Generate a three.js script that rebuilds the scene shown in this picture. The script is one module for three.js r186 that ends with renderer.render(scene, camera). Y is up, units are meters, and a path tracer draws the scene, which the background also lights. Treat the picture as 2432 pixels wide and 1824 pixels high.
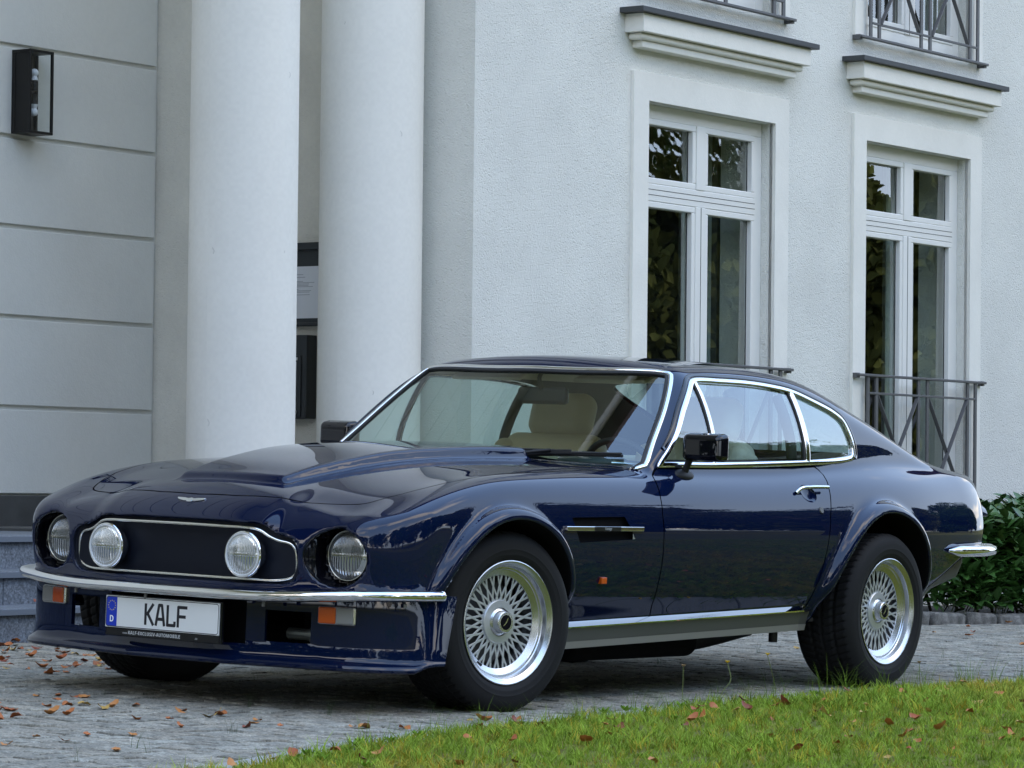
import * as THREE from 'three';
import { mergeGeometries } from 'three/addons/utils/BufferGeometryUtils.js';
import { RoundedBoxGeometry } from 'three/addons/geometries/RoundedBoxGeometry.js';

const scene = new THREE.Scene();
const renderer = new THREE.WebGLRenderer({ antialias: true });
renderer.toneMapping = THREE.LinearToneMapping;
renderer.toneMappingExposure = 1.14;
renderer.shadowMap.enabled = true;

// ---------------------------------------------------------------- camera: a long lens, low, from the lawn
const camera = new THREE.PerspectiveCamera(12.6443, 4 / 3, .1, 2000);
camera.rotation.order = 'YXZ';
camera.position.set(7.96124, .92525, 9.82138);
camera.rotation.set(1.048 * Math.PI / 180, 35.978 * Math.PI / 180, 2.255 * Math.PI / 180);
scene.add(camera);

// ---------------------------------------------------------------- noise helpers
function rng(seed) { let a = seed >>> 0; return () => { a = (a + 0x6D2B79F5) >>> 0; let t = a; t = Math.imul(t ^ (t >>> 15), t | 1); t ^= t + Math.imul(t ^ (t >>> 7), t | 61); return ((t ^ (t >>> 14)) >>> 0) / 4294967296; }; }
const hash3 = (x, y, z) => { let h = Math.imul(x | 0, 374761393) ^ Math.imul(y | 0, 668265263) ^ Math.imul(z | 0, 2147483647 ^ 0x2545F491); h = Math.imul(h ^ (h >>> 13), 1274126177); return ((h ^ (h >>> 16)) >>> 0) / 4294967296; };
function vnoise(x, y, z, period = 0) {
  const X = Math.floor(x), Y = Math.floor(y), Z = Math.floor(z), f = t => t * t * (3 - 2 * t), u = f(x - X), v = f(y - Y), w = f(z - Z), m = q => period ? ((q % period) + period) % period : q;
  const c = (i, j, k) => hash3(m(X + i), m(Y + j), Z + k), l = (a, b, t) => a + (b - a) * t;
  return l(l(l(c(0, 0, 0), c(1, 0, 0), u), l(c(0, 1, 0), c(1, 1, 0), u), v), l(l(c(0, 0, 1), c(1, 0, 1), u), l(c(0, 1, 1), c(1, 1, 1), u), v), w);
}
const fbm = (x, y, z, o = 4, period = 0) => { let s = 0, a = .5, t = 0; for (let i = 0; i < o; i++) { s += a * vnoise(x, y, z + i * 17, period); t += a; a *= .5; x *= 2; y *= 2; z *= 2; if (period) period *= 2; } return s / t; };

const SKY = { zen: [.78, 1.22, 2.05], hor: [1.87, 2.17, 2.50], cloud: [4.0, 3.7, 3.3] };
// ---------------------------------------------------------------- sky: blue with broken white cloud
{
  const w = 1024, h = 512, data = new Float32Array(w * h * 4);
  for (let j = 0; j < h; j++) for (let i = 0; i < w; i++) {
    const el = ((j + .5) / h - .5) * Math.PI, az = ((i + .5) / w - .5) * 2 * Math.PI, y = Math.sin(el), dx = Math.cos(el) * Math.cos(az), dz = Math.cos(el) * Math.sin(az);
    const t = Math.pow(Math.max(0, 1 - Math.max(y, 0)), 2.2);
    let r = SKY.zen[0] + (SKY.hor[0] - SKY.zen[0]) * t, g = SKY.zen[1] + (SKY.hor[1] - SKY.zen[1]) * t, b = SKY.zen[2] + (SKY.hor[2] - SKY.zen[2]) * t;
    if (y > 0) {
      const k = 1 / (y + .22), n = fbm(dx * k * 1.3 + 7.3, dz * k * 1.3 - 2.1, 3.7, 6), e = fbm(dx * k * 3.1, dz * k * 3.1, 9.1, 4);
      let c = Math.min(1, Math.max(0, (n - .47 + (e - .5) * .2) / .15)); c = c * c * (3 - 2 * c) * .9;
      const lit = .80 + .5 * (e - .3);
      r += (SKY.cloud[0] * lit - r) * c; g += (SKY.cloud[1] * lit - g) * c; b += (SKY.cloud[2] * lit - b) * c;
    } else { const d = Math.min(1, -y * 6); r += (.25 - r) * d; g += (.26 - g) * d; b += (.25 - b) * d; }
    const o = (j * w + i) * 4; data[o] = r; data[o + 1] = g; data[o + 2] = b; data[o + 3] = 1;
  }
  const sky = new THREE.DataTexture(data, w, h, THREE.RGBAFormat, THREE.FloatType);
  sky.mapping = THREE.EquirectangularReflectionMapping; sky.minFilter = sky.magFilter = THREE.LinearFilter; sky.wrapS = THREE.RepeatWrapping; sky.needsUpdate = true;
  scene.background = sky; scene.environment = sky;
}
// the sun stands behind the house, which shades the car and the near lawn; the trees across the lawn are in it
const sun = new THREE.DirectionalLight(new THREE.Color(1, .94, .84), 4.2);
sun.position.set(-26, 20, -11); sun.castShadow = true; sun.shadow.radius = 2; sun.shadow.mapSize.set(2048, 2048);
Object.assign(sun.shadow.camera, { left: -60, right: 60, top: 40, bottom: -40, near: 1, far: 140 });
scene.add(sun, sun.target);

// ---------------------------------------------------------------- building blocks
const V3 = (x, y, z) => new THREE.Vector3(x, y, z), names = new Map();
function numbered(n) { const k = names.get(n) || 0; names.set(n, k + 1); return k ? n + '_' + String(k).padStart(3, '0') : n; }
function shade(o) { o.traverse(q => { if (q.isMesh) { q.castShadow = true; q.receiveShadow = true; } }); return o; }
function tag(o, label, category, group) { Object.assign(o.userData, { label, category }); if (group) o.userData.group = group; return o; }
function thing(name, label, category, group) { const o = new THREE.Group(); o.name = numbered(name); scene.add(o); return tag(o, label, category, group); }
function part(name, geo, mat, parent) { const m = new THREE.Mesh(Array.isArray(geo) ? merge(geo) : geo, mat); m.name = name; m.castShadow = m.receiveShadow = true; parent.add(m); return m; }
function piece(name, parent) { const g = new THREE.Group(); g.name = name; parent.add(g); return g; }
function structure(name, geo, mat) { const m = part(numbered(name), geo, mat, scene); m.userData.kind = 'structure'; return m; }
function merge(list) {
  const gs = list.map(g => { g = g.index ? g.toNonIndexed() : g.clone(); for (const k of Object.keys(g.attributes)) if (!['position', 'normal', 'uv'].includes(k)) g.deleteAttribute(k); if (!g.attributes.uv) g.setAttribute('uv', new THREE.BufferAttribute(new Float32Array(g.attributes.position.count * 2), 2)); g.morphAttributes = {}; return g; });
  return mergeGeometries(gs);
}
function uvMetres(g, s = 1) {            // box-mapped texture coordinates in metres
  g = g.index ? g.toNonIndexed() : g; const p = g.attributes.position, n = g.attributes.normal, uv = new Float32Array(p.count * 2);
  for (let t = 0; t < p.count; t += 3) {
    let nx = 0, ny = 0, nz = 0; for (let k = 0; k < 3; k++) { nx += Math.abs(n.getX(t + k)); ny += Math.abs(n.getY(t + k)); nz += Math.abs(n.getZ(t + k)); }
    for (let k = 0; k < 3; k++) {
      const i = t + k, x = p.getX(i), y = p.getY(i), z = p.getZ(i);
      const [a, b] = ny >= nx && ny >= nz ? [x, z] : nx >= nz ? [z, y] : [x, y]; uv[i * 2] = a * s; uv[i * 2 + 1] = b * s;
    }
  }
  g.setAttribute('uv', new THREE.BufferAttribute(uv, 2)); return g;
}
const box = (x0, x1, y0, y1, z0, z1) => new THREE.BoxGeometry(x1 - x0, y1 - y0, z1 - z0).translate((x0 + x1) / 2, (y0 + y1) / 2, (z0 + z1) / 2);
const rbox = (x0, x1, y0, y1, z0, z1, r = .006, s = 2) => new RoundedBoxGeometry(x1 - x0, y1 - y0, z1 - z0, s, Math.min(r, (x1 - x0) * .49, (y1 - y0) * .49, (z1 - z0) * .49)).translate((x0 + x1) / 2, (y0 + y1) / 2, (z0 + z1) / 2);
function beam(a, b, w, h, r = .002) {     // a straight bar from a to b
  const A = V3(...a), B = V3(...b), L = A.distanceTo(B), g = new RoundedBoxGeometry(w, h, L, 1, r), m = new THREE.Matrix4().lookAt(B, A, Math.abs(B.clone().sub(A).normalize().y) > .98 ? V3(1, 0, 0) : V3(0, 1, 0));
  return g.applyMatrix4(m.setPosition(A.clone().add(B).multiplyScalar(.5)));
}
function tube(pts, r, seg = 24, rad = 8, closed = false) { return new THREE.TubeGeometry(new THREE.CatmullRomCurve3(pts.map(p => V3(...p)), closed, 'centripetal'), seg, r, rad, closed); }
function sweep(path, frames, prof, closed = false) {   // section prof [[across, out]...] carried along path; frames give [across, out] axes
  const n = path.length, m = prof.length, pos = [], idx = [];
  for (let i = 0; i < n; i++) for (let j = 0; j < m; j++) { const [a, o] = frames[i], [u, v] = prof[j]; for (let k = 0; k < 3; k++) pos.push(path[i][k] + a[k] * u + o[k] * v); }
  for (let i = 0; i < (closed ? n : n - 1); i++) for (let j = 0; j < m; j++) { const a = i * m + j, b = i * m + (j + 1) % m, c = ((i + 1) % n) * m + j, d = ((i + 1) % n) * m + (j + 1) % m; idx.push(a, c, b, b, c, d); }
  if (!closed) for (const e of [0, n - 1]) for (let j = 1; j < m - 1; j++) e ? idx.push(e * m, e * m + j, e * m + j + 1) : idx.push(0, j + 1, j);
  const g = new THREE.BufferGeometry(); g.setAttribute('position', new THREE.Float32BufferAttribute(pos, 3)); g.setIndex(idx); g.computeVertexNormals(); return g;
}
function noiseTexture(size, fn, srgb = false) {        // fn(u, v) in 0..1 -> grey or [r, g, b]
  const d = new Uint8Array(size * size * 4);
  for (let j = 0; j < size; j++) for (let i = 0; i < size; i++) { const v = fn(i / size, j / size), c = Array.isArray(v) ? v : [v, v, v]; for (let k = 0; k < 3; k++) d[(j * size + i) * 4 + k] = Math.max(0, Math.min(255, c[k] * 255)); d[(j * size + i) * 4 + 3] = 255; }
  const t = new THREE.DataTexture(d, size, size, THREE.RGBAFormat); t.wrapS = t.wrapT = THREE.RepeatWrapping; t.magFilter = THREE.LinearFilter; t.minFilter = THREE.LinearMipmapLinearFilter; t.generateMipmaps = true; if (srgb) t.colorSpace = THREE.SRGBColorSpace; t.needsUpdate = true; return t;
}
const scaled = (t, s) => { const c = t.clone(); c.repeat.set(s, s); c.needsUpdate = true; return c; };
function std(color, roughness = .6, more = {}) { const { metalness = 0, ...rest } = more; return new THREE.MeshStandardMaterial({ color: Array.isArray(color) ? new THREE.Color().setRGB(...color) : color, roughness, metalness, ...rest }); }
function phys(color, roughness = .6, more = {}) { return new THREE.MeshPhysicalMaterial({ color: new THREE.Color().setRGB(...color), roughness, ...more }); }
// ---------------------------------------------------------------- car body as one smooth surface (metres, x to the car's left, z forward, front axle at z = 0)
function spline(pts) {                       // natural cubic through [t, v] pairs, tabulated
  const n = pts.length, xs = pts.map(p => p[0]), ys = pts.map(p => p[1]), m = new Float64Array(n), u = new Float64Array(n);
  for (let i = 1; i < n - 1; i++) {
    const s = (xs[i] - xs[i - 1]) / (xs[i + 1] - xs[i - 1]), p = s * m[i - 1] + 2;
    m[i] = (s - 1) / p;
    u[i] = (6 * ((ys[i + 1] - ys[i]) / (xs[i + 1] - xs[i]) - (ys[i] - ys[i - 1]) / (xs[i] - xs[i - 1])) / (xs[i + 1] - xs[i - 1]) - s * u[i - 1]) / p;
  }
  for (let i = n - 2; i >= 0; i--) m[i] = m[i] * m[i + 1] + u[i];
  const ev = t => {
    if (t <= xs[0]) { const h = xs[1] - xs[0]; return ys[0] + (t - xs[0]) * ((ys[1] - ys[0]) / h - h * (2 * m[0] + m[1]) / 6); }
    if (t >= xs[n - 1]) { const h = xs[n - 1] - xs[n - 2]; return ys[n - 1] + (t - xs[n - 1]) * ((ys[n - 1] - ys[n - 2]) / h + h * (m[n - 2] + 2 * m[n - 1]) / 6); }
    let i = 0; while (t > xs[i + 1]) i++;
    const h = xs[i + 1] - xs[i], a = (xs[i + 1] - t) / h, b = (t - xs[i]) / h;
    return a * ys[i] + b * ys[i + 1] + ((a * a * a - a) * m[i] + (b * b * b - b) * m[i + 1]) * h * h / 6;
  };
  const lo = xs[0] - .2, hi = xs[n - 1] + .2, N = 2400, tab = new Float64Array(N + 2);
  for (let i = 0; i < N + 2; i++) tab[i] = ev(lo + (hi - lo) * i / N);
  return t => { let q = (t - lo) / (hi - lo) * N; if (q < 0) q = 0; if (q > N) q = N; const i = q | 0; return tab[i] + (tab[i + 1] - tab[i]) * (q - i); };
}
const smax = (a, b, k) => { const d = a > b ? a - b : b - a; if (d >= k) return a > b ? a : b; const h = (k - d) / k; return (a > b ? a : b) + h * h * h * k / 6; };
const smin = (a, b, k) => -smax(-a, -b, k);
const clamp01 = t => t < 0 ? 0 : t > 1 ? 1 : t, sstep = (a, b, t) => { t = clamp01((t - a) / (b - a)); return t * t * (3 - 2 * t); };

const bodyHalf = spline([[-3.9, .64], [-3.7, .735], [-3.4, .80], [-3.0, .853], [-2.6, .88], [-2.0, .887], [-1.2, .892], [-.6, .89], [0, .885], [.3, .880], [.55, .872], [.85, .85]]);
const sideIn = spline([[.14, -.15], [.24, -.125], [.31, -.102], [.39, -.059], [.47, -.027], [.55, -.008], [.62, 0], [.69, -.004], [.76, -.022], [.84, -.06], [.92, -.12]]);
const shoulderY = spline([[-3.9, .87], [-3.7, .889], [-3.4, .905], [-2.9, .922], [-2.42, .92], [-2.04, .899], [-1.6, .882], [-1.2, .871], [-.55, .850], [-.2, .832], [.05, .808], [.26, .771], [.4, .736], [.57, .677], [.70, .625], [.95, .51]]);
const middleY = spline([[-3.9, .86], [-3.4, .905], [-2.4, .91], [-1.6, .9], [-.8, .889], [-.4, .884], [-.06, .862], [.22, .826], [.5, .778], [.727, .735], [.95, .68]]);
const shoulderK = spline([[-3.9, .05], [-3.6, .07], [-3.2, .15], [-2.6, .2], [-1.8, .22], [-1, .2], [-.4, .15], [.1, .10], [.45, .085], [.95, .10]]);
const noseZ = spline([[0, .815], [.2, .81], [.35, .797], [.5, .767], [.64, .739], [.73, .718], [.79, .682], [.835, .615], [.875, .52], [.94, .37]]);
const noseLean = spline([[.36, -.035], [.45, -.014], [.52, -.003], [.57, 0], [.61, -.006], [.65, -.03], [.70, -.075], [.75, -.125], [.82, -.20]]);
const bottomY = spline([[-3.9, .56], [-3.5, .545], [-3.3, .475], [-3.1, .385], [-2.9, .31], [-2.7, .27], [-2, .25], [-1, .25], [-.4, .25], [.2, .27], [.42, .38], [.6, .395], [.95, .40]]);
const scoopY = spline([[-.95, .93], [-.75, .937], [-.5, .933], [-.25, .92], [0, .898], [.2, .866], [.41, .823], [.5, .80], [.6, .785]]);
const scoopHalf = spline([[-1, .345], [-.5, .325], [0, .29], [.3, .262], [.5, .24], [.7, .23]]);
const glassHalf = spline([[.80, .80], [.875, .778], [.95, .770], [1.05, .741], [1.15, .692], [1.25, .627], [1.35, .555]]);
const cabinIn = spline([[-4, .77], [-3.6, .82], [-3.2, .87], [-2.8, .92], [-2.4, .965], [-2.0, .992], [-1.5, 1], [-.6, 1]]);
const roofY = spline([[-4.0, .80], [-3.66, .905], [-3.42, .982], [-3.11, 1.078], [-2.81, 1.169], [-2.61, 1.222], [-2.4, 1.273], [-2.1, 1.305], [-1.85, 1.311], [-1.5, 1.302], [-1.2, 1.28], [-.8, 1.235]]);
const ARCH = [{ z: .055, y: .285, r: .388, fx: 0 }, { z: -2.575, y: .30, r: .415, fx: -.010 }];
const HEAD = { x: .650, y: .531, rx: .112, ry: .097, z: .645 }, headDist = (x, y) => (Math.hypot((x - HEAD.x) / HEAD.rx, (y - HEAD.y) / HEAD.ry) - 1) * .1, GRILLE_Z = .742;
// the grille opening (half outline), as a signed distance in x, y
const grillePoly = (() => {
  const p = [[0, .443], [.30, .443], [.44, .445], [.482, .458], [.497, .482], [.499, .52], [.491, .556], [.472, .571], [.434, .578], [.398, .591], [.368, .608], [.342, .615], [.2, .618], [0, .619]];
  return [...p, ...p.slice(1, -1).reverse().map(([x, y]) => [-x, y])];
})();
const grilleHole = grillePoly.map(([x, y]) => [x * 1.028, y > .5 ? y + .016 : y - .012]);
function polyDist(P, x, y) {
  let d = 1e9, s = 1;
  for (let i = 0, j = P.length - 1; i < P.length; j = i++) {
    const ex = P[j][0] - P[i][0], ey = P[j][1] - P[i][1], wx = x - P[i][0], wy = y - P[i][1];
    const t = clamp01((wx * ex + wy * ey) / (ex * ex + ey * ey)), bx = wx - ex * t, by = wy - ey * t; d = Math.min(d, bx * bx + by * by);
    const c1 = y >= P[i][1], c2 = y < P[j][1], c3 = ex * wy > ey * wx; if ((c1 && c2 && c3) || (!c1 && !c2 && !c3)) s = -s;
  }
  return s * Math.sqrt(d);
}
function lowerBody(x, y, z) {
  const hs = shoulderY(z), hc = middleY(z), t = x / .83, k = shoulderK(z);
  const top = hs + (hc - hs) * (1 - Math.pow(t < 1.25 ? t : 1.25, 1.7));
  // the fender crest stands a little proud of the bonnet in front
  const front = sstep(-.3, .35, z);
  const crest = .010 * front * Math.exp(-(((x - .77) / .09) ** 2));
  let f = smax(x - bodyHalf(z) - sideIn(y) * (1 - .45 * sstep(.1, .6, z)), y - top - crest, k);
  f = smax(f, z - noseZ(x) - noseLean(y) * (y < .58 ? .5 + 1.1 * x : 1 - .55 * x), .15 - .085 * sstep(.3, .6, x));
  f += .013 * sstep(.34, .45, x) * (1 - sstep(.60, .74, x)) * sstep(.46, .64, z) * sstep(.55, .62, y);   // the brow stands proud above the grille only
  f = smax(f, -3.705 - .18 * (y - .68) - z + .05 * x * x, .03);
  f = smax(f, bottomY(z) - y, .03);
  return f;
}
const windscreenZ = (x, y) => -.795 - 1.30 * (y - .862) - .27 * x * x;
function cabin(x, y, z) {
  let f = smax(x - glassHalf(y) * cabinIn(z), y - roofY(z) + (.115 + .095 * sstep(-2.1, -3.1, z)) * x * x, .11 - .04 * sstep(-2.6, -3.2, z));
  f = smax(f, (z - windscreenZ(x, y)) * .64, .05);
  return smax(f, .70 - y, .02);
}
function carField(x, y, z) {
  if (x < 0) x = -x;
  let f = lowerBody(x, y, z);
  if (y > .62) f = smin(f, cabin(x, y, z), .035 + .05 * sstep(-2.1, -2.8, z));
  if (z > -1.0 && z < .7 && y > .6) {       // bonnet scoop
    let s = smax(x - scoopHalf(z), y - scoopY(z) + .10 * x * x, .035);
    s = smax(s, z - .515 + .12 * x * x, .03); s = smax(s, -.80 - z, .03);
    f = smin(f, s, .045);
  }
  if (x > .6) for (const a of ARCH) {       // flared arches
    const dy = y - a.y, dz = z - a.z, r = Math.sqrt(dy * dy + dz * dz);
    if (r < .62) { const fx = bodyHalf(z) + sideIn(y) * .95 + .02 + a.fx - .035 * sstep(.44, .29, y); f = smin(f, smax(Math.sqrt((r - a.r - .013) ** 2 + (x - fx - .004) ** 2) - .032, .285 - y, .03), .055); }
  }
  if (x > .45) for (const a of ARCH) {
    const dy = y - a.y, dz = z - a.z, r = Math.sqrt(dy * dy + dz * dz);
    if (r < .5) f = smax(f, -Math.max(r - a.r, .5 - x), .014);
  }
  if (z > .4) {
    if (x > .45) f = smax(f, -Math.max(headDist(x, y), HEAD.z - .012 - z), .018);
    if (x < .65 && y > .36 && y < .7 && z > GRILLE_Z - .1) f = smax(f, -Math.max(polyDist(grilleHole, x, y), GRILLE_Z - z), .016);
  }
  return f;
}
function carNormal(x, y, z, e = .0025) {
  const a = carField(x + e, y, z) - carField(x - e, y, z), b = carField(x, y + e, z) - carField(x, y - e, z), c = carField(x, y, z + e) - carField(x, y, z - e);
  const l = Math.hypot(a, b, c) || 1; return [a / l, b / l, c / l, l / (2 * e)];
}
// ---------------------------------------------------------------- meshing the car's surface, and cutting it into panels
function surfaceNet(field, lo, hi, h) {
  const n = [0, 1, 2].map(k => Math.ceil((hi[k] - lo[k]) / h) + 1), [nx, ny, nz] = n, B = 8, R = B * h * .87 * 1.5, val = new Float32Array(nx * ny * nz), sx = 1, sy = nx, sz = nx * ny;
  for (let bz = 0; bz < nz; bz += B) for (let by = 0; by < ny; by += B) for (let bx = 0; bx < nx; bx += B) {
    const c = field(lo[0] + (bx + B / 2) * h, lo[1] + (by + B / 2) * h, lo[2] + (bz + B / 2) * h), far = Math.abs(c) > R;
    for (let z = bz; z < Math.min(bz + B, nz); z++) for (let y = by; y < Math.min(by + B, ny); y++) for (let x = bx, i = z * sz + y * sy + bx; x < Math.min(bx + B, nx); x++, i++) val[i] = far ? c : field(lo[0] + x * h, lo[1] + y * h, lo[2] + z * h);
  }
  const id = new Int32Array(nx * ny * nz).fill(-1), P = [], N = [], T = [];
  for (let z = 0; z < nz - 1; z++) for (let y = 0; y < ny - 1; y++) for (let x = 0; x < nx - 1; x++) {
    const i = z * sz + y * sy + x; let m = 0, ax = 0, ay = 0, az = 0, c = 0;
    const v = [val[i], val[i + 1], val[i + sy], val[i + sy + 1], val[i + sz], val[i + sz + 1], val[i + sz + sy], val[i + sz + sy + 1]];
    for (let k = 0; k < 8; k++) if (v[k] < 0) m |= 1 << k;
    if (m === 0 || m === 255) continue;
    for (let a = 0; a < 8; a++) for (const d of [1, 2, 4]) { const b = a | d; if (b === a || (v[a] < 0) === (v[b] < 0)) continue; const t = v[a] / (v[a] - v[b]); ax += (a & 1) + (d === 1 ? t : 0); ay += ((a >> 1) & 1) + (d === 2 ? t : 0); az += ((a >> 2) & 1) + (d === 4 ? t : 0); c++; }
    let p = [lo[0] + (x + ax / c) * h, lo[1] + (y + ay / c) * h, lo[2] + (z + az / c) * h], q;
    for (let k = 0; k < 3; k++) { q = carNormal(...p); let s = field(...p) / Math.max(q[3], .4); s = Math.max(-h, Math.min(h, s)) * .95; p = [p[0] - q[0] * s, p[1] - q[1] * s, p[2] - q[2] * s]; }
    q = carNormal(...p); id[i] = P.length / 3; P.push(...p); N.push(q[0], q[1], q[2]);
  }
  const quad = (a, b, c, d, flip) => { if (a < 0 || b < 0 || c < 0 || d < 0) return; flip ? T.push(a, c, b, a, d, c) : T.push(a, b, c, a, c, d); };
  for (let z = 1; z < nz - 1; z++) for (let y = 1; y < ny - 1; y++) for (let x = 1; x < nx - 1; x++) {
    const i = z * sz + y * sy + x, s = val[i] < 0;
    if (s !== val[i + 1] < 0) quad(id[i - sy - sz], id[i - sz], id[i], id[i - sy], !s);
    if (s !== val[i + sy] < 0) quad(id[i - 1 - sz], id[i - sz], id[i], id[i - 1], s);
    if (s !== val[i + sz] < 0) quad(id[i - 1 - sy], id[i - sy], id[i], id[i - 1], !s);
  }
  return { P, N, T };
}
function split(M, g) {                     // -> [part where g < 0, part where g >= 0], cut exactly along g = 0
  const { P, N, T } = M, G = new Float32Array(P.length / 3); for (let i = 0; i < G.length; i++) G[i] = g(P[3 * i], P[3 * i + 1], P[3 * i + 2], N[3 * i], N[3 * i + 1], N[3 * i + 2]);
  const P2 = P.slice(), N2 = N.slice(), cut = new Map(), lo = [], hi = [];
  const mid = (a, b) => {
    const key = a < b ? a * 4194304 + b : b * 4194304 + a; let r = cut.get(key); if (r !== undefined) return r;
    const t = G[a] / (G[a] - G[b]), n = [0, 1, 2].map(k => N[3 * a + k] * (1 - t) + N[3 * b + k] * t), l = Math.hypot(...n) || 1; r = P2.length / 3;
    for (let k = 0; k < 3; k++) { P2.push(P[3 * a + k] * (1 - t) + P[3 * b + k] * t); N2.push(n[k] / l); } cut.set(key, r); return r;
  };
  for (let t = 0; t < T.length; t += 3) {
    const tri = [T[t], T[t + 1], T[t + 2]], s = tri.map(i => G[i] < 0), k = s[0] + s[1] + s[2];
    if (k === 3) lo.push(...tri); else if (k === 0) hi.push(...tri);
    else { const one = k === 1, o = s.indexOf(one), a = tri[o], b = tri[(o + 1) % 3], c = tri[(o + 2) % 3], ab = mid(a, b), ac = mid(a, c); (one ? lo : hi).push(a, ab, ac); (one ? hi : lo).push(ab, b, c, ab, c, ac); }
  }
  return [lo, hi].map(T => compact({ P: P2, N: N2, T }));
}
function compact({ P, N, T }) { const map = new Int32Array(P.length / 3).fill(-1), p = [], n = [], t = []; for (const i of T) { if (map[i] < 0) { map[i] = p.length / 3; p.push(P[3 * i], P[3 * i + 1], P[3 * i + 2]); n.push(N[3 * i], N[3 * i + 1], N[3 * i + 2]); } t.push(map[i]); } return { P: p, N: n, T: t }; }
const moved = (M, d) => ({ P: M.P.map((v, i) => v + M.N[i] * d), N: M.N, T: M.T });
function meshGeometry(M, side = 1) {       // side -1 mirrors to the car's right
  const g = new THREE.BufferGeometry(), P = new Float32Array(M.P), N = new Float32Array(M.N), T = new Uint32Array(M.T);
  if (side < 0) { for (let i = 0; i < P.length; i += 3) { P[i] *= -1; N[i] *= -1; } for (let i = 0; i < T.length; i += 3) { const q = T[i]; T[i] = T[i + 1]; T[i + 1] = q; } }
  g.setAttribute('position', new THREE.BufferAttribute(P, 3)); g.setAttribute('normal', new THREE.BufferAttribute(N, 3)); g.setIndex(new THREE.BufferAttribute(T, 1)); return g;
}
const both = M => [meshGeometry(M), meshGeometry(M, -1)];
function smoothLoop(pts, n, closed = true) { return new THREE.CatmullRomCurve3(pts.map(([a, b]) => V3(a, b, 0)), closed, 'centripetal').getSpacedPoints(n).slice(0, closed ? n : n + 1).map(p => [p.x, p.y]); }
const root1 = (f, a, b) => { let fa = f(a); for (let i = 0; i < 44; i++) { const m = (a + b) / 2, fm = f(m); (fm < 0) === (fa < 0) ? (a = m, fa = fm) : b = m; } return (a + b) / 2; };
const sideX = (y, z) => root1(x => carField(x, y, z), 1.05, .25);
const screenZ = (x, y) => { const z0 = windscreenZ(Math.abs(x), y); return root1(z => carField(x, y, z), z0 + .045, z0 - .2); };

// outlines of the windows, on the surface
const WS = (() => { const h = [[.21, 1.247], [.467, 1.249], [.545, 1.245], [.592, 1.234], [.620, 1.205], [.678, 1.099], [.728, .973], [.762, .885], [.764, .868], [.752, .862], [.714, .864], [.499, .876], [.25, .885]]; return smoothLoop([[0, 1.249], ...h, [0, .888], ...h.slice().reverse().map(([x, y]) => [-x, y])], 170); })();
const SW = smoothLoop([[-1.018, .872], [-1.024, .885], [-1.093, .944], [-1.155, .999], [-1.261, 1.099], [-1.383, 1.191], [-1.418, 1.212], [-1.46, 1.222], [-1.647, 1.226], [-1.84, 1.226], [-2.027, 1.218], [-2.171, 1.204], [-2.316, 1.170], [-2.461, 1.129], [-2.526, 1.093], [-2.553, 1.034], [-2.560, .981], [-2.553, .948], [-2.535, .930], [-2.49, .921], [-2.329, .908], [-2.139, .898], [-1.8, .886], [-1.432, .876], [-1.15, .872], [-1.03, .870]], 190);
const RW = (() => { const h = [[.35, 1.235], [.455, 1.215], [.49, 1.17], [.505, 1.05], [.50, .985], [.47, .965], [.3, .96]]; return smoothLoop([[0, 1.24], ...h, [0, .96], ...h.slice().reverse().map(([x, y]) => [-x, y])], 90); })();
const HOOD = [[0, .692], [.175, .684], [.372, .648], [.50, .603], [.575, .572], [.618, .55], [.640, .53], [.660, .49], [.690, .42], [.718, .33], [.748, .16], [.755, -.1], [.752, -.53], [.748, -.845], [0, -.845]];
const HOODS = [...HOOD, ...HOOD.slice(1, -1).reverse().map(([x, z]) => [-x, z])];
const DOOR = [[-1.0, .29], [-.962, .36], [-.940, .44], [-.925, .53], [-.913, .61], [-.905, .70], [-.918, .76], [-.935, .80], [-.962, .84], [-1.0, .862], [-1.015, .868], [-1.432, .874], [-1.8, .884], [-2.139, .896], [-2.185, .895], [-2.214, .884], [-2.222, .866], [-2.205, .84], [-2.182, .81], [-2.155, .76], [-2.128, .70], [-2.115, .62], [-2.105, .50], [-2.098, .38], [-2.09, .29]];
const VENT = [[-.322, .684], [-.655, .689], [-.725, .607], [-.374, .594]];

const paint = phys([.0020, .0066, .031], .5, { clearcoat: 1, clearcoatRoughness: .004, ior: 1.5, specularIntensity: 0 });
const blackGloss = phys([.004, .004, .007], .5, { clearcoat: 1, clearcoatRoughness: .01, specularIntensity: 0 });
const blackMatt = phys([.006, .006, .007], .9, { specularIntensity: .15 }), rubber = phys([.010, .010, .011], .72, { specularIntensity: .6 }), darkMetal = std([.03, .03, .032], .5, { metalness: .6 });
const chrome = std([.82, .83, .85], .045, { metalness: 1 }), alloy = std([.64, .65, .67], .27, { metalness: 1 }), alloyPaint = phys([.58, .60, .62], .34, { metalness: .6, clearcoat: .4 });
const brushed = std([.19, .19, .185], .5, { metalness: .8 });
const screenGlass = phys([.80, .91, .85], .0, { transmission: 1, thickness: 0, ior: 2.0 }), tintGlass = phys([.66, .80, .80], .0, { transmission: 1, thickness: 0, ior: 2.7 });
const lensGlass = phys([.95, .97, .97], .02, { transmission: 1, thickness: 0, ior: 1.5 });
const leather = std([.66, .53, .35], .55), leatherPale = std([.76, .69, .56], .5), carpet = std([.05, .045, .04], .95), trimBlack = std([.012, .012, .013], .6), headlining = std([.58, .51, .39], .9);
const amber = phys([.56, .085, .003], .15, { clearcoat: .6 }), clearPlastic = phys([.24, .24, .23], .2, { clearcoat: .6 });

const car = thing('parked_car', 'dark navy blue fastback coupe with chrome trim parked on the setts', 'car');

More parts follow.
